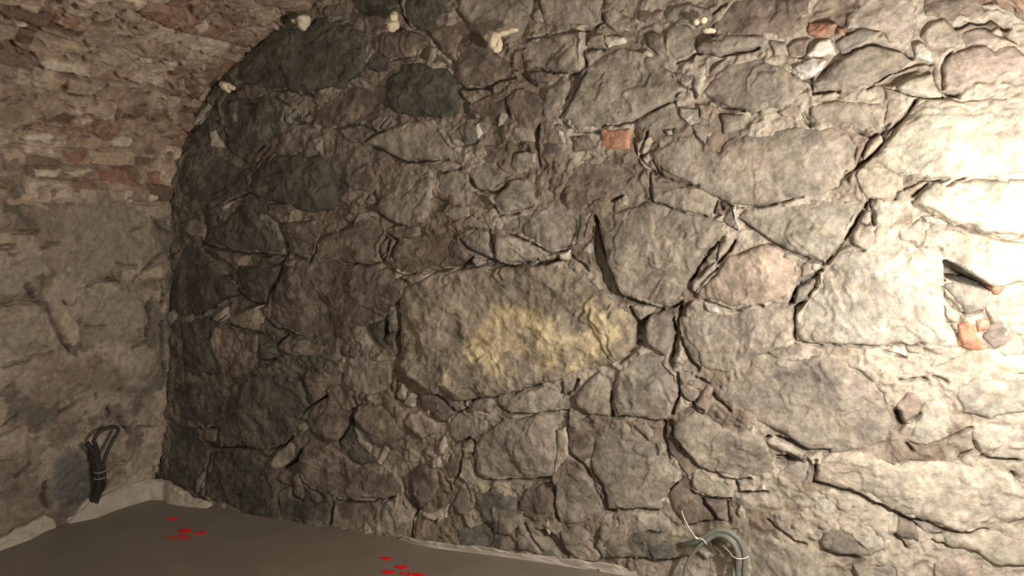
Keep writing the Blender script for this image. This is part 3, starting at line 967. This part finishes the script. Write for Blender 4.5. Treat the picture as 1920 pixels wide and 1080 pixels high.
# ------------------------------------------------------------------ back wall: every traced stone a body of its own
def stone_geo(h, poly, idx):
    rs = np.random.RandomState(idx * 7 + 3)
    cls = h[0]; lv = float(h[1:])
    area = 0.5 * abs(np.sum(poly[:, 0] * np.roll(poly[:, 1], -1) - poly[:, 1] * np.roll(poly[:, 0], -1)))
    size = math.sqrt(area)
    lo = poly.min(0) - 0.016; hi = poly.max(0) + 0.016
    lo = np.floor(lo / STEP) * STEP
    st = STEP if size > 0.06 else STEP * 0.75
    x = np.arange(lo[0], hi[0], st); z = np.arange(lo[1], hi[1], st)
    X, Z = np.meshgrid(x, z, indexing='ij')
    wx = X + 0.0055 * fbm(X, Z, 0.05, 3, idx % 5, 0.6); wz = Z + 0.0055 * fbm(X, Z, 0.05, 3, (idx + 2) % 5, 0.6)
    d = sdf(poly, wx, wz)
    prot = 0.007 + 0.0050 * lv
    edge = min(0.003 + 0.03 * size * rs.uniform(0.4, 1.2), 0.018)
    top = prot * (1 - 0.35 * np.exp(-np.maximum(d, 0) / edge))
    # a few flat cleavage faces
    cx, cz = poly.mean(0)
    F = np.full(X.shape, 1.0)
    for k in range(3 + int(size > 0.12) * 3):
        a = rs.uniform(0, 6.28); sl = rs.uniform(0.03, 0.24)
        px = cx + rs.uniform(-.35, .35) * (hi[0] - lo[0]); pz = cz + rs.uniform(-.35, .35) * (hi[1] - lo[1])
        F = np.minimum(F, rs.uniform(-0.1, 0.12) * size * 0.3 + (X - px) * sl * math.cos(a) + (Z - pz) * sl * math.sin(a) + 0.003 * fbm(X, Z, 0.06, 2, k))
    F = np.clip(F, -0.75 * prot, 0.5 * prot)
    k = idx % 7
    ang = rs.uniform(0, 3.14); st_ = rs.uniform(1.0, 1.9)
    if cls == 'Y': ang, st_, amp_y = 0.9, 1.25, 1.7
    else: amp_y = 1.0
    U = X * math.cos(ang) + Z * math.sin(ang); W = (-X * math.sin(ang) + Z * math.cos(ang)) / st_
    amp = min(1.0, 0.35 + size / 0.25) * amp_y
    qx = U + 0.010 * fbm(X, Z, 0.05, 3, k); qz = W + 0.010 * fbm(X, Z, 0.05, 3, k + 1)
    R = 0.0034 * amp * fbm(U, W, 0.085, 5, k, 0.55) + 0.0008 * amp * ridge(U, W, 0.030, 3, k + 1)
    R += amp * (0.0130 * scoop(qx, qz, 0.120, k) + 0.0060 * scoop(qx, qz, 0.052, k + 2) + 0.0022 * scoop(qx, qz, 0.020, k + 1))
    # broken steps
    s = fbm(U, W, 0.13, 3, k + 2)
    R += 0.0050 * amp * (sstep(0.0, 0.03, s) + sstep(0.35, 0.42, s)) - 0.003
    R += 0.0010 * fbm(X, Z, 0.010, 2, k)
    H = top + F * 0.9 + R * sstep(0, 0.01, d + 0.004)
    H = np.maximum(H, -0.004)
    H = np.where(d < 0, H - 0.05 * sstep(0, 0.008, -d), H)
    H = H + base_back(X, Z) - carve(X, Z, 0.8)
    if lo[0] > 2.9: H = H - 0.14 * (sdf(HOLE, X, Z) > 0)
    V = np.stack([X, -H, Z], -1).reshape(-1, 3)
    Q = grid_faces(len(x), len(z), d > -0.0095)
    base = TONE[cls] * rs.uniform(0.88, 1.12) * np.array([rs.uniform(0.98, 1.02), 1.0, rs.uniform(0.97, 1.03)])
    t = sstep(-0.8, 0.8, fbm(X, Z, 0.10, 4, k + 3, 0.6))[..., None]
    t = 0.6 * t + 0.4 * sstep(-0.5, 0.5, fbm(X, Z, 0.028, 4, k + 2, 0.65))[..., None]
    Cc = base * (0.70 + 0.60 * t)
    # dusty lime film caught in places
    fl = 0.40 * sstep(0.15, 0.75, fbm(X, Z, 0.06, 4, k + 1, 0.65))[..., None]
    if cls in 'DN': fl = fl * 0.35
    Cc = Cc * (1 - fl) + srgb(176, 163, 142) * fl
    if cls == 'Y':
        yp = sstep(0.03, 0.15, sdf(np.array([[1589,913],[1700,949],[1850,906],[1975,932],[2115,977],[2218,924],[2223,848],[2186,792],[2098,743],[1976,735],[1851,746],[1700,715],[1520,702],[1589,810]]) / 1000.0, X, Z) + 0.06 + 0.08 * fbm(X, Z, 0.09, 5, 2, 0.65))[..., None]
        Cc = Cc * (1 - yp) + (srgb(220, 204, 166) * (0.8 + 0.4 * t)) * yp
        oc = 0.4 * sstep(0.25, 0.7, fbm(X, Z, 0.07, 3, 4))[..., None] * yp
        Cc = Cc * (1 - oc) + srgb(166, 138, 98) * oc
    V, Q, Cc = closed_patch(V, Q, Cc.reshape(-1, 3), np.array([0, 0.09, 0]))
    return V, Q, Cc, area
geos = []
for i, (h, p) in enumerate(parse(STONES)):
    V, Q, Cc, area = stone_geo(h, p, i)
    if len(Q) < 8: continue
    geos.append((h, p, V, Q, Cc, area))
bricks = [g for g in geos if g[0][0] == 'R']
rest = sorted([g for g in geos if g[0][0] != 'R'], key=lambda g: -g[5])
BIG = rest[:100]; SMALL = rest[100:]
for h, p, V, Q, Cc, area in BIG:
    o = link('stone', make_mesh('stone', V, Q, Cc), M_STONE, wall_back)
    if h[0] == 'Y': o['label'] = 'large yellowish boulder'
    elif h[0] == 'D': o['label'] = 'dark greenish grey stone'
    elif h[0] == 'P': o['label'] = 'pinkish grey stone'
for h, p, V, Q, Cc, area in bricks:
    o = link('brick', make_mesh('brick', V, Q, Cc), M_BRICK, wall_back)
    o['label'] = 'orange red brick fragment'
off = 0; Vs, Qs, Cs = [], [], []
for h, p, V, Q, Cc, area in SMALL:
    Vs.append(V); Qs.append(Q + off); Cs.append(Cc); off += len(V)
o = link('small_stone', make_mesh('small_stone', np.concatenate(Vs), np.concatenate(Qs), np.concatenate(Cs)), M_STONE, wall_back)
o['kind'] = 'stuff'

# ------------------------------------------------------------------ left wall: smeared mortar over stones
def left_x(y, z):
    return 0.075 * z + 0.2 * np.maximum(y, -1.3) * (1 - np.clip(z, 0, 1.35) / 1.35)
def build_wall_left():
    y = np.concatenate([np.arange(0.10, -1.0, -0.0045), np.arange(-1.0, -5.0, -0.03)])
    z = np.arange(-0.03, 1.40, 0.0045)
    Y, Z = np.meshgrid(y, z, indexing='ij')
    H = left_x(Y, Z) + 0.012 * fbm(Y, Z, 0.25, 3, 1) + 0.003 * fbm(Y, Z, 0.06, 4, 3, 0.6) + 0.006 * scoop(Y + .01 * fbm(Y, Z, .06, 3, 2), Z, 0.10, 3) + 0.0025 * scoop(Y, Z, 0.035, 5)
    H += 0.006 * sstep(0.1, 0.25, fbm(Y, Z, 0.12, 3, 5)) + 0.005 * sstep(0.3, 0.38, fbm(Y, Z, 0.07, 3, 6))
    t = sstep(-0.7, 0.7, fbm(Y, Z, 0.2, 4, 4, 0.6))[..., None]
    Cc = srgb(146, 134, 120) * (1 - t) + srgb(176, 164, 148) * t
    dk = 0.75 * sstep(0.15, 0.45, fbm(Y, Z, 0.15, 4, 2, 0.6))[..., None]
    Cc = Cc * (1 - dk) + srgb(112, 105, 94) * dk
    lt = 0.6 * sstep(0.25, 0.45, fbm(Y, Z, 0.10, 5, 6, 0.65))[..., None]
    Cc = Cc * (1 - lt) + srgb(190, 178, 160) * lt
    for i, (h, p) in enumerate(parse(LEFT)):
        m = (Y > p[:, 0].min() - .05) & (Y < p[:, 0].max() + .05) & (Z > p[:, 1].min() - .05) & (Z < p[:, 1].max() + .05)
        if not m.any(): continue
        ym, zm = Y[m], Z[m]
        d = sdf(p, ym + 0.010 * fbm(ym, zm, 0.06, 3, 1), zm + 0.010 * fbm(ym, zm, 0.06, 3, 2))
        lv = float(h[1:]); w = sstep(-0.002, 0.012 if h[0] in 'WL' else 0.05, d)
        H[m] += 0.007 * lv * w
        col = {'Y': srgb(160, 151, 132), 'W': srgb(214, 204, 184), 'L': srgb(190, 176, 152), 'N': srgb(104, 104, 102)}.get(h[0], TONE[h[0]] * 1.15)
        f = (w * (0.9 if h[0] in 'WLN' else 0.75))[:, None]
        Cc[m] = Cc[m] * (1 - f) + col * f
    crl = [(p, 0.0024 + 0.0012 * float(h), 0.012 + 0.007 * float(h), p.min(0) - .03, p.max(0) + .03) for h, p in parse(LEFT_CRACKS)]
    H -= carve(Y, Z, 1.0, crl)
    V = np.stack([H, Y, Z], -1).reshape(-1, 3)
    V, Q, Cc = closed_patch(V, grid_faces(len(y), len(z)), Cc.reshape(-1, 3), np.array([-0.30, 0, 0]))
    o = link('wall_left', make_mesh('wall_left', V, Q, Cc), M_MORTAR); structure(o)
build_wall_left()

# ------------------------------------------------------------------ vault of rough brick
_th = np.linspace(0, math.pi, 3001)
_px = EC - EA * np.cos(_th); _pz = EZ + EB * np.sin(_th)
_s = np.concatenate([[0], np.cumsum(np.hypot(np.diff(_px), np.diff(_pz)))])
SL = _s[-1]
def build_vault():
    s = np.concatenate([np.arange(-0.02, 1.35, 0.0045), np.arange(1.35, SL - 0.9, 0.02), np.arange(SL - 0.9, SL + 0.02, 0.0065)])
    y = np.concatenate([np.arange(0.06, -1.0, -0.0045), np.arange(-1.0, -5.0, -0.03)])
    SS, YY = np.meshgrid(s, y, indexing='ij')
    rs = np.random.RandomState(5)
    CH, BL = 0.084, 0.25
    ws = SS + 0.014 * fbm(SS, YY, 0.22, 2, 1) + 0.006 * fbm(SS, YY, 0.05, 3, 2); wy = YY + 0.02 * fbm(SS, YY, 0.2, 2, 3) + 0.007 * fbm(SS, YY, 0.05, 3, 4)
    row = np.floor(ws / CH).astype(int)
    offs = rs.rand(400); ln = 0.55 + 0.6 * rs.rand(400)
    cb = wy / (BL * ln[row % 400]) + offs[row % 400] * 3
    colm = np.floor(cb).astype(int)
    hsh = (row * 73 + colm * 151) % 997
    R1 = rs.rand(997); R2 = rs.rand(997); R3 = rs.rand(997); R4 = rs.rand(997)
    fs = (ws / CH - row); fb = (cb - colm)
    ds = np.minimum(fs, 1 - fs) * CH; db = np.minimum(fb, 1 - fb) * BL * ln[row % 400]
    d = np.minimum(ds, db)
    brick = sstep(0.002, 0.010, d)
    smear = sstep(-0.10, 0.05, fbm(SS, YY, 0.13, 5, 5, 0.62))      # lime mortar spread over the joints
    H = 0.016 * (R1[hsh] - 0.4) * brick + 0.014 * brick * (1 - smear) + 0.010 * (fb - .5) * (R2[hsh] - .5) + 0.016 * (fs - .5) * (R3[hsh] - .35) * brick
    H += 0.010 * fbm(SS, YY, 0.3, 2, 2) + 0.0035 * fbm(SS, YY, 0.06, 4, 6, 0.62) + 0.006 * scoop(SS + .01 * fbm(SS, YY, .05, 3, 1), YY * 0.7, 0.06, 2) + 0.003 * scoop(SS, YY, 0.025, 4)
    H += 0.006 * sstep(0.15, 0.25, fbm(SS, YY * 0.6, 0.07, 3, 4))
    hole = sstep(0.55, 0.62, fbm(SS, YY, 0.05, 2, 7)); H -= 0.02 * hole
    pal = np.array([srgb(146, 123, 105), srgb(182, 165, 146), srgb(136, 115, 100), srgb(202, 186, 166), srgb(160, 143, 126), srgb(124, 104, 90), srgb(158, 129, 110)])
    Cc = pal[(R4[hsh] * 6.99).astype(int)]
    mort = srgb(174, 156, 137)
    H += 0.005 * smear
    mk = np.clip((1 - brick) * 0.3 + smear * 0.75, 0, 0.85)[..., None]
    Cc = Cc * (1 - mk) + mort * mk
    Cc = Cc * (0.86 + 0.28 * sstep(-0.7, 0.7, fbm(SS, YY, 0.03, 3, 3)))[..., None]
    for i, (h, p) in enumerate(parse(VAULT)):
        m = (SS > p[:, 0].min() - .02) & (SS < p[:, 0].max() + .02) & (YY > p[:, 1].min() - .02) & (YY < p[:, 1].max() + .02)
        if not m.any(): continue
        sm, ym = SS[m], YY[m]
        dd = sdf(p, sm + 0.006 * fbm(sm, ym, 0.04, 3, 1), ym + 0.006 * fbm(sm, ym, 0.04, 3, 2))
        w = sstep(-0.001, 0.007, dd)
        H[m] = H[m] * (1 - 0.6 * w) + w * {'W': 0.012, 'L': 0.010, 'R': 0.004, 'D': -0.014, 'B': -0.006}[h[0]]
        col = {'W': srgb(226, 212, 192), 'L': srgb(190, 172, 150), 'R': srgb(156, 116, 94), 'D': srgb(104, 84, 70), 'B': srgb(134, 108, 86)}[h[0]]
        Cc[m] = Cc[m] * (1 - w * 0.8)[:, None] + col * (w * 0.8)[:, None]
    crl = [(p, 0.0022 + 0.0008 * float(h), 0.008 + 0.004 * float(h), p.min(0) - .03, p.max(0) + .03) for h, p in parse(VCRACKS)]
    H -= carve(SS, YY, 1.0, crl)
    th = np.interp(SS, _s, _th); th = th + np.where(SS < 0, SS / EB, 0) + np.where(SS > SL, (SS - SL) / EB, 0)
    nx = -np.cos(th) / EA; nz = np.sin(th) / EB; nl = np.hypot(nx, nz)
    X = EC - EA * np.cos(th) - H * nx / nl; Z = EZ + EB * np.sin(th) - H * nz / nl
    V = np.stack([X, YY, Z], -1).reshape(-1, 3)
    Nn = np.stack([nx / nl, np.zeros_like(nx), nz / nl], -1).reshape(-1, 3) * 0.25
    V, Q, Cc2 = closed_patch(V, grid_faces(len(s), len(y)), Cc.reshape(-1, 3), Nn)
    o = link('ceiling', make_mesh('ceiling', V, Q, Cc2), M_BRICK); structure(o)
build_vault()

# ------------------------------------------------------------------ right wall and floor
def build_wall_right():
    y = np.arange(0.1, -5.0, -0.03); z = np.arange(-0.03, 1.40, 0.03)
    Y, Z = np.meshgrid(y, z, indexing='ij')
    H = 3.655 - 0.015 * fbm(Y, Z, 0.3, 3, 1) - 0.008 * ridge(Y, Z, 0.12, 2, 2)
    t = sstep(-0.7, 0.7, fbm(Y, Z, 0.2, 4, 4))[..., None]
    Cc = srgb(138, 126, 108) * (1 - t) + srgb(170, 158, 136) * t
    V = np.stack([H, Y, Z], -1).reshape(-1, 3)
    V, Q, Cc = closed_patch(V, grid_faces(len(y), len(z)), Cc.reshape(-1, 3), np.array([0.3, 0, 0]))
    structure(link('wall_right', make_mesh('wall_right', V, Q, Cc), M_MORTAR))
build_wall_right()

def build_floor():
    x = np.arange(-0.42, 3.95, 0.02); y = np.arange(0.20, -5.0, -0.02)
    X, Y = np.meshgrid(x, y, indexing='ij')
    H = 0.002 * fbm(X, Y, 0.5, 2, 1)
    V = np.stack([X, Y, H], -1).reshape(-1, 3)
    V, Q, _ = closed_patch(V, grid_faces(len(x), len(y)), V * 0, np.array([0, 0, -0.12]))
    o = link('floor', make_mesh('floor', V, Q), M_FLOOR); structure(o)
    return o
floor = build_floor()

def paint(blobs, label):
    """sprayed marks: a scatter of flat droplets on the screed"""
    bm = bmesh.new(); rs = random.Random(len(blobs) * 17 + 5)
    for (cx, cy, lx, ly, ang, n) in blobs:
        for i in range(n):
            r = math.sqrt(rs.random()); a = rs.uniform(0, 6.283)
            dx, dy = r * math.cos(a) * lx, r * math.sin(a) * ly
            px = cx + dx * math.cos(ang) - dy * math.sin(ang); py = cy + dx * math.sin(ang) + dy * math.cos(ang)
            rad = rs.uniform(0.0015, 0.0065) * (1.25 - r * 0.7)
            z0 = 0.0030 + rs.random() * 0.0006
            vs = []
            k = 9
            for j in range(k):
                q = rad * rs.uniform(0.7, 1.3); t = 6.283 * j / k
                vs.append((px + q * math.cos(t), py + q * math.sin(t)))
            top = [bm.verts.new((u, v, z0)) for u, v in vs]; bot = [bm.verts.new((u, v, -0.004)) for u, v in vs]
            bm.faces.new(top); bm.faces.new(bot[::-1])
            for j in range(k): bm.faces.new((top[j - 1], bot[j - 1], bot[j], top[j]))
    me = bpy.data.meshes.new('paint_mark'); bm.to_mesh(me); bm.free()
    o = link('paint_mark', me, M_PAINT, floor); o['label'] = label
paint([(0.295, -0.262, 0.022, 0.012, 0.2, 16)], 'faint red paint fleck')
paint([(0.445, -0.345, 0.030, 0.022, 0.3, 60), (0.52, -0.335, 0.028, 0.013, 0.9, 44), (0.475, -0.40, 0.060, 0.022, 0.1, 34)], 'red sprayed paint mark near the corner')
paint([(1.345, -0.266, 0.026, 0.011, 0.1, 40), (1.435, -0.309, 0.026, 0.016, 0.3, 60), (1.413, -0.362, 0.028, 0.016, 0.2, 60), (1.505, -0.345, 0.052, 0.012, 0.15, 80)], 'red sprayed paint mark at the picture edge')

# ------------------------------------------------------------------ pale mortar lips along the floor
def lip(name, stations, mat, seg=20, seed=1):
    """stations: (wall point, floor point); a rounded lumpy heap swept between them"""
    A = []
    P = [np.array(s, float) for s in stations]
    n = len(P); sub = 22
    for i in range((n - 1) * sub + 1):
        k = min(i // sub, n - 2); t = i / sub - k
        A.append(P[k] * (1 - t) + P[k + 1] * t)
    A = np.array(A)
    V = []
    for i, a in enumerate(A):
        w, f = a[:3], a[3:]
        endf = min(1, i / 6.0, (len(A) - 1 - i) / 6.0); endf = 0.25 + 0.75 * max(endf, 0)
        ring = []
        for j in range(seg + 1):
            t = j / seg
            p = w * (1 - t) + f * t
            bulge = math.sin(math.pi * t) * 0.010 + 0.010 * math.sin(math.pi * min(t * 1.2, 1)) ** 2
            p = p + np.array([0.5 * (f - w)[0], 0.5 * (f - w)[1], 0]) / (np.linalg.norm((f - w)[:2]) + 1e-6) * bulge * endf + np.array([0, 0, bulge * endf])
            u, v = p[0] + p[1] + seed, j * 0.009
            nn = float((fbm(np.array([u]), np.array([v]), 0.06, 4, seed, 0.6) + 1.2 * scoop(np.array([u]), np.array([v]), 0.05, seed))[0])
            p = p + np.array([0.3, -0.3, 0.6]) * nn * 0.013 * math.sin(math.pi * max(t, 0.12))
            ring.append(p)
        back = (w + f) / 2; 
        ring.append(np.array([f[0], f[1], -0.05])); ring.append(np.array([w[0] - 0.05 * (name == 'trim_1'), w[1] + 0.05 * (name != 'trim_1'), -0.05]))
        V += ring
    m = seg + 3; N_ = len(A)
    Q = []
    for i in range(N_ - 1):
        for j in range(m):
            Q.append((i * m + j, i * m + (j + 1) % m, (i + 1) * m + (j + 1) % m, (i + 1) * m + j))
    me = bpy.data.meshes.new(name)
    faces = [tuple(q) for q in Q] + [tuple(range(m))[::-1], tuple((N_ - 1) * m + j for j in range(m))]
    me.from_pydata([tuple(v) for v in V], [], faces); me.update()
    me.polygons.foreach_set('use_smooth', [True] * len(me.polygons))
    bmm = bmesh.new(); bmm.from_mesh(me); bmesh.ops.recalc_face_normals(bmm, faces=bmm.faces); bmm.to_mesh(me); bmm.free()
    o = link(name, me, mat); structure(o); return o
lip('trim_1', [(-.22, -1.60, .03, -.12, -1.55, 0), (-.21, -1.0, .03, -.11, -1.0, 0), (-.165, -.80, .02, -.075, -.80, 0), (-.145, -.712, .03, -.068, -.71, 0), (-.125, -.636, .055, -.062, -.64, 0), (-.108, -.54, .065, -.085, -.56, 0), (-.10, -.50, .02, -.08, -.515, 0)], M_LIP, seed=2)
lip('trim_2', [(-.098, -.47, .00, -.07, -.465, 0), (-.085, -.43, .03, -.04, -.42, 0), (-.062, -.375, .078, -.012, -.37, 0), (-.05, -.312, .094, -.012, -.30, 0), (-.032, -.216, .108, 0.0, -.22, 0), (-.01, -.11, .092, .025, -.12, 0), (.04, -.04, .075, .09, -.105, 0),
               (.09, -.06, .080, .13, -.125, 0), (.162, -.07, .06, .19, -.13, 0), (.235, -.08, .03, .25, -.125, 0), (.34, -.07, .012, .34, -.11, 0)], M_LIP, seed=3)
lip('trim_3', [(1.30, -0.070, 0.001, 1.30, -.092, 0), (1.36, -0.086, 0.007, 1.36, -.108, 0), (1.48, -0.090, 0.008, 1.48, -.112, 0), (1.61, -0.078, 0.007, 1.61, -.100, 0), (1.76, -0.064, 0.009, 1.76, -.086, 0), (1.89, -0.056, 0.011, 1.89, -.078, 0), (2.03, -0.052, 0.013, 2.03, -.074, 0), (2.15, -0.048, 0.016, 2.15, -.070, 0), (2.26, -0.046, 0.017, 2.26, -.068, 0), (2.6, -0.046, 0.017, 2.6, -.068, 0), (3.6, -0.046, 0.017, 3.6, -.068, 0)], M_STRIP, seed=4)

# ------------------------------------------------------------------ tubes
def tube_mesh(name, pts, rad, seg=12, ribs=0.0, flat=1.0, per=8):
    P = [np.array(p, float) for p in pts]
    n = len(P)
    C_ = []
    for i in range(n - 1):
        p0 = P[max(i - 1, 0)]; p1 = P[i]; p2 = P[i + 1]; p3 = P[min(i + 2, n - 1)]
        for j in range(per):
            t = j / per
            C_.append(0.5 * ((2 * p1) + (-p0 + p2) * t + (2 * p0 - 5 * p1 + 4 * p2 - p3) * t * t + (-p0 + 3 * p1 - 3 * p2 + p3) * t ** 3))
    C_.append(P[-1])
    C_ = np.array(C_); N_ = len(C_)
    V = []; up = np.array([0, -1.0, 0.03])
    rr = rad if callable(rad) else (lambda t: rad)
    for i in range(N_):
        T = C_[min(i + 1, N_ - 1)] - C_[max(i - 1, 0)]; T /= np.linalg.norm(T) + 1e-9
        a = np.cross(T, up); a /= np.linalg.norm(a) + 1e-9; b = np.cross(a, T)
        r = rr(i / (N_ - 1)) * (1 + ribs * (i % 2))
        for j in range(seg):
            t = 2 * math.pi * j / seg
            V.append(C_[i] + r * (a * math.cos(t) + b * math.sin(t) * flat))
    F = [(i * seg + j, i * seg + (j + 1) % seg, (i + 1) * seg + (j + 1) % seg, (i + 1) * seg + j) for i in range(N_ - 1) for j in range(seg)]
    F += [tuple(range(seg))[::-1], tuple((N_ - 1) * seg + j for j in range(seg))]
    me = bpy.data.meshes.new(name); me.from_pydata([tuple(v) for v in V], [], F); me.update()
    me.polygons.foreach_set('use_smooth', [True] * len(me.polygons))
    return me
def empty(name, loc):
    o = bpy.data.objects.new(name, None); o.location = loc; o.empty_display_size = 0.05; COL.objects.link(o); return o
def child(name, me, mat, root):
    o = link(name, me, mat, root); o.matrix_parent_inverse = Matrix.Translation(root.location).inverted(); return o

# grey conduits looping out of the wall by the floor on the right
DY = -0.035
outer = [(2.640, -0.125 , -0.02), (2.636, -0.115, 0.086), (2.634, -0.108, 0.154), (2.626, -0.105, 0.188), (2.606, -0.102, 0.215), (2.576, -0.100, 0.231), (2.548, -0.100, 0.232), (2.522, -0.100, 0.219), (2.499, -0.100, 0.198), (2.468, -0.098, 0.176), (2.43, -0.075, 0.152), (2.40, -0.03, 0.13)]
inner = [(2.617, -0.130, -0.02), (2.615, -0.125, 0.084), (2.614, -0.122, 0.152), (2.606, -0.118, 0.184), (2.589, -0.114, 0.205), (2.563, -0.108, 0.216), (2.535, -0.104, 0.212), (2.500, -0.112, 0.186), (2.467, -0.118, 0.147), (2.449, -0.122, 0.112), (2.440, -0.124, 0.085), (2.434, -0.126, 0.045), (2.430, -0.126, -0.02)]
third = [(2.604, -0.150, -0.02), (2.603, -0.140, 0.06), (2.602, -0.118, 0.11), (2.600, -0.09, 0.15), (2.598, -0.05, 0.17)]
t = empty('conduit_loop', (2.52, -0.10, 0.0))
tag(t, 'two grey flexible conduits tied into an arch at the foot of the stone wall', 'conduit')
child('conduit', tube_mesh('conduit', outer, 0.0098, 14, 0.03, per=14), M_CONDUIT, t)
o = child('conduit', tube_mesh('conduit', inner, lambda q: 0.0085 if q < 0.55 else 0.0085 - 0.0045 * min(1, (q - 0.55) * 3), 14, 0.03, per=14), M_CONDUIT, t)
o['label'] = 'inner conduit with a thin tail'
child('conduit', tube_mesh('conduit', third, 0.0075, 12, 0.03, per=12), M_CONDUIT, t)
k = child('cable_tie', tube_mesh('band', [(2.478, -0.120, 0.199), (2.489, -0.122, 0.202), (2.501, -0.124, 0.198), (2.509, -0.122, 0.186), (2.510, -0.105, 0.178)], 0.0020, 8, 0, 0.6), M_TIE, t)
k['label'] = 'white cable tie with a long tail'
link('tail', tube_mesh('tail', [(2.425, -0.125, 0.290), (2.437, -0.128, 0.263), (2.452, -0.127, 0.235), (2.475, -0.120, 0.200)], 0.0019, 8, 0, 0.5), M_TIE, k)
link('head', tube_mesh('head', [(2.472, -0.121, 0.203), (2.480, -0.119, 0.198)], 0.0036, 8), M_TIE, k)
k = child('cable_tie', tube_mesh('cable_tie', [(2.560, -0.095, 0.178), (2.584, -0.118, 0.170), (2.600, -0.137, 0.163), (2.616, -0.138, 0.158), (2.634, -0.128, 0.158), (2.648, -0.116, 0.162)], 0.0016, 8, 0, 0.7), M_TIE, t)
k['label'] = 'thin white cable tie'

# dark conduit bundle by the left wall, bent into a loop and tied
loop = [(-0.046, -0.352, -0.02), (-0.034, -0.350, 0.07), (-0.008, -0.350, 0.115), (0.016, -0.352, 0.15), (0.022, -0.358, 0.215), (0.026, -0.352, 0.262), (0.034, -0.325, 0.318), (0.041, -0.300, 0.355), (0.043, -0.292, 0.374), (0.040, -0.305, 0.388), (0.036, -0.335, 0.392), (0.032, -0.370, 0.386), (0.027, -0.393, 0.368), (0.024, -0.398, 0.345), (0.022, -0.388, 0.300), (0.018, -0.376, 0.250)]
stub = [(-0.052, -0.368, -0.02), (-0.044, -0.366, 0.07), (-0.014, -0.366, 0.115), (0.002, -0.368, 0.150), (0.008, -0.375, 0.215), (0.012, -0.386, 0.262), (0.015, -0.402, 0.305), (0.012, -0.424, 0.345)]
t = empty('looped_cable', (0.0, -0.36, 0.0))
tag(t, 'dark cable bundle tied in a triangular loop against the left wall', 'cable')
child('cable', tube_mesh('cable', loop, lambda q: 0.0095 if q < 0.3 else 0.0078, 12, 0.02, per=12), M_BLACK, t)
child('cable', tube_mesh('cable', stub, lambda q: 0.0100 + 0.005 * max(0, q - 0.7), 12, 0.02, per=12), M_BLACK, t)
child('cable', tube_mesh('cable', [(-0.046, -0.36, -0.02), (-0.036, -0.358, 0.07), (-0.006, -0.358, 0.12), (0.013, -0.364, 0.20), (0.017, -0.374, 0.262), (0.021, -0.386, 0.315), (0.020, -0.398, 0.352)], 0.0085, 12, 0.02, per=12), M_BLACK, t)
M_SILVER = plain('silver_tie', srgb(190, 190, 188), 0.3, 0.8)
def ring(cy, cz, cx):
    return tube_mesh('tie', [(cx + 0.022 * math.cos(a), cy + 0.0235 * math.sin(a), cz + 0.002 * math.sin(a)) for a in np.linspace(0, 6.283, 13)], 0.0016, 8)
o = child('tie', ring(-0.366, 0.208, 0.011), M_SILVER, t); o['label'] = 'silver grey tie'
o = child('tie', ring(-0.364, 0.180, 0.008), M_SILVER, t); o['label'] = 'silver grey tie'

# ------------------------------------------------------------------ blobs of builders' foam in the joints
def foam(parts, seed):
    rs = random.Random(seed); bm = bmesh.new()
    for (dx, dy, dz, sx, sy, sz) in parts:
        r = bmesh.ops.create_icosphere(bm, subdivisions=3, radius=1.0)
        for v in r['verts']:
            n = fbm(np.array([v.co.x * 1.0 + seed]), np.array([v.co.z + v.co.y * 0.7]), 0.9, 3, seed % 4)[0]
            k = 1 + 0.22 * n
            v.co = Vector((dx + v.co.x * sx * k, dy + v.co.y * sy * k, dz + v.co.z * sz * k))
    for f in bm.faces: f.smooth = True
    me = bpy.data.meshes.new('foam_blob'); bm.to_mesh(me); bm.free()
    o = link('foam_blob', me, M_FOAM)
    md = o.modifiers.new('merge', 'REMESH'); md.mode = 'VOXEL'; md.voxel_size = 0.0028; md.use_smooth_shade = True
    return o
G_ = 'blobs of hardened foam in the stone joints'
FB = [((0.482, -0.055, 1.832), [(0, 0, 0, .028, .028, .019), (.026, 0, -.006, .016, .018, .012), (-.018, 0, .010, .018, .02, .014), (.038, -.004, -.010, .010, .01, .009), (.008, 0, -.018, .010, .012, .010)], 'lowest cream foam blob, where the brick vault meets the dark stones'),
      ((0.868, -0.052, 2.066), [(.012, 0, .004, .026, .026, .024), (.004, 0, -.016, .017, .02, .018), (-.035, .0, 0.004, .012, .014, .010)], 'rounded cream foam blob at the vault edge above the big dark stone'),
      ((1.286, -0.052, 2.018), [(0, 0, 0, .024, .024, .019), (.004, 0, .03, .014, .02, .018), (-.006, 0, -.014, .014, .018, .012)], 'small cream foam blob under a dark stone at the top edge'),
      ((1.710, -0.062, 1.922), [(0, 0, 0, .024, .026, .030), (-.026, 0, .014, .016, .016, .014), (.008, 0, -.026, .018, .018, .016), (.03, .004, .026, .022, .014, .010), (.062, .008, .034, .026, .012, .009), (.022, -.006, -.012, .010, .014, .018), (-.014, 0, -.018, .012, .012, .008)], 'cream foam blob with a finger running right along the stone joint'),
      ((2.428, -0.048, 1.930), [(0, 0, 0, .012, .016, .011)], 'small round white foam blob, left one of the pair beside the upright slab'),
      ((2.452, -0.048, 1.934), [(0, 0, 0, .013, .016, .012)], 'small round white foam blob, right one of the pair beside the upright slab'),
      ((2.470, -0.050, 1.898), [(0, 0, 0, .020, .016, .009), (.012, 0, -.002, .012, .012, .007)], 'flat white foam blob just below the pair of small round ones')]
for i, (loc, parts, lab) in enumerate(FB):
    o = foam(parts, i + 1); o.location = loc; tag(o, lab, 'foam', G_)
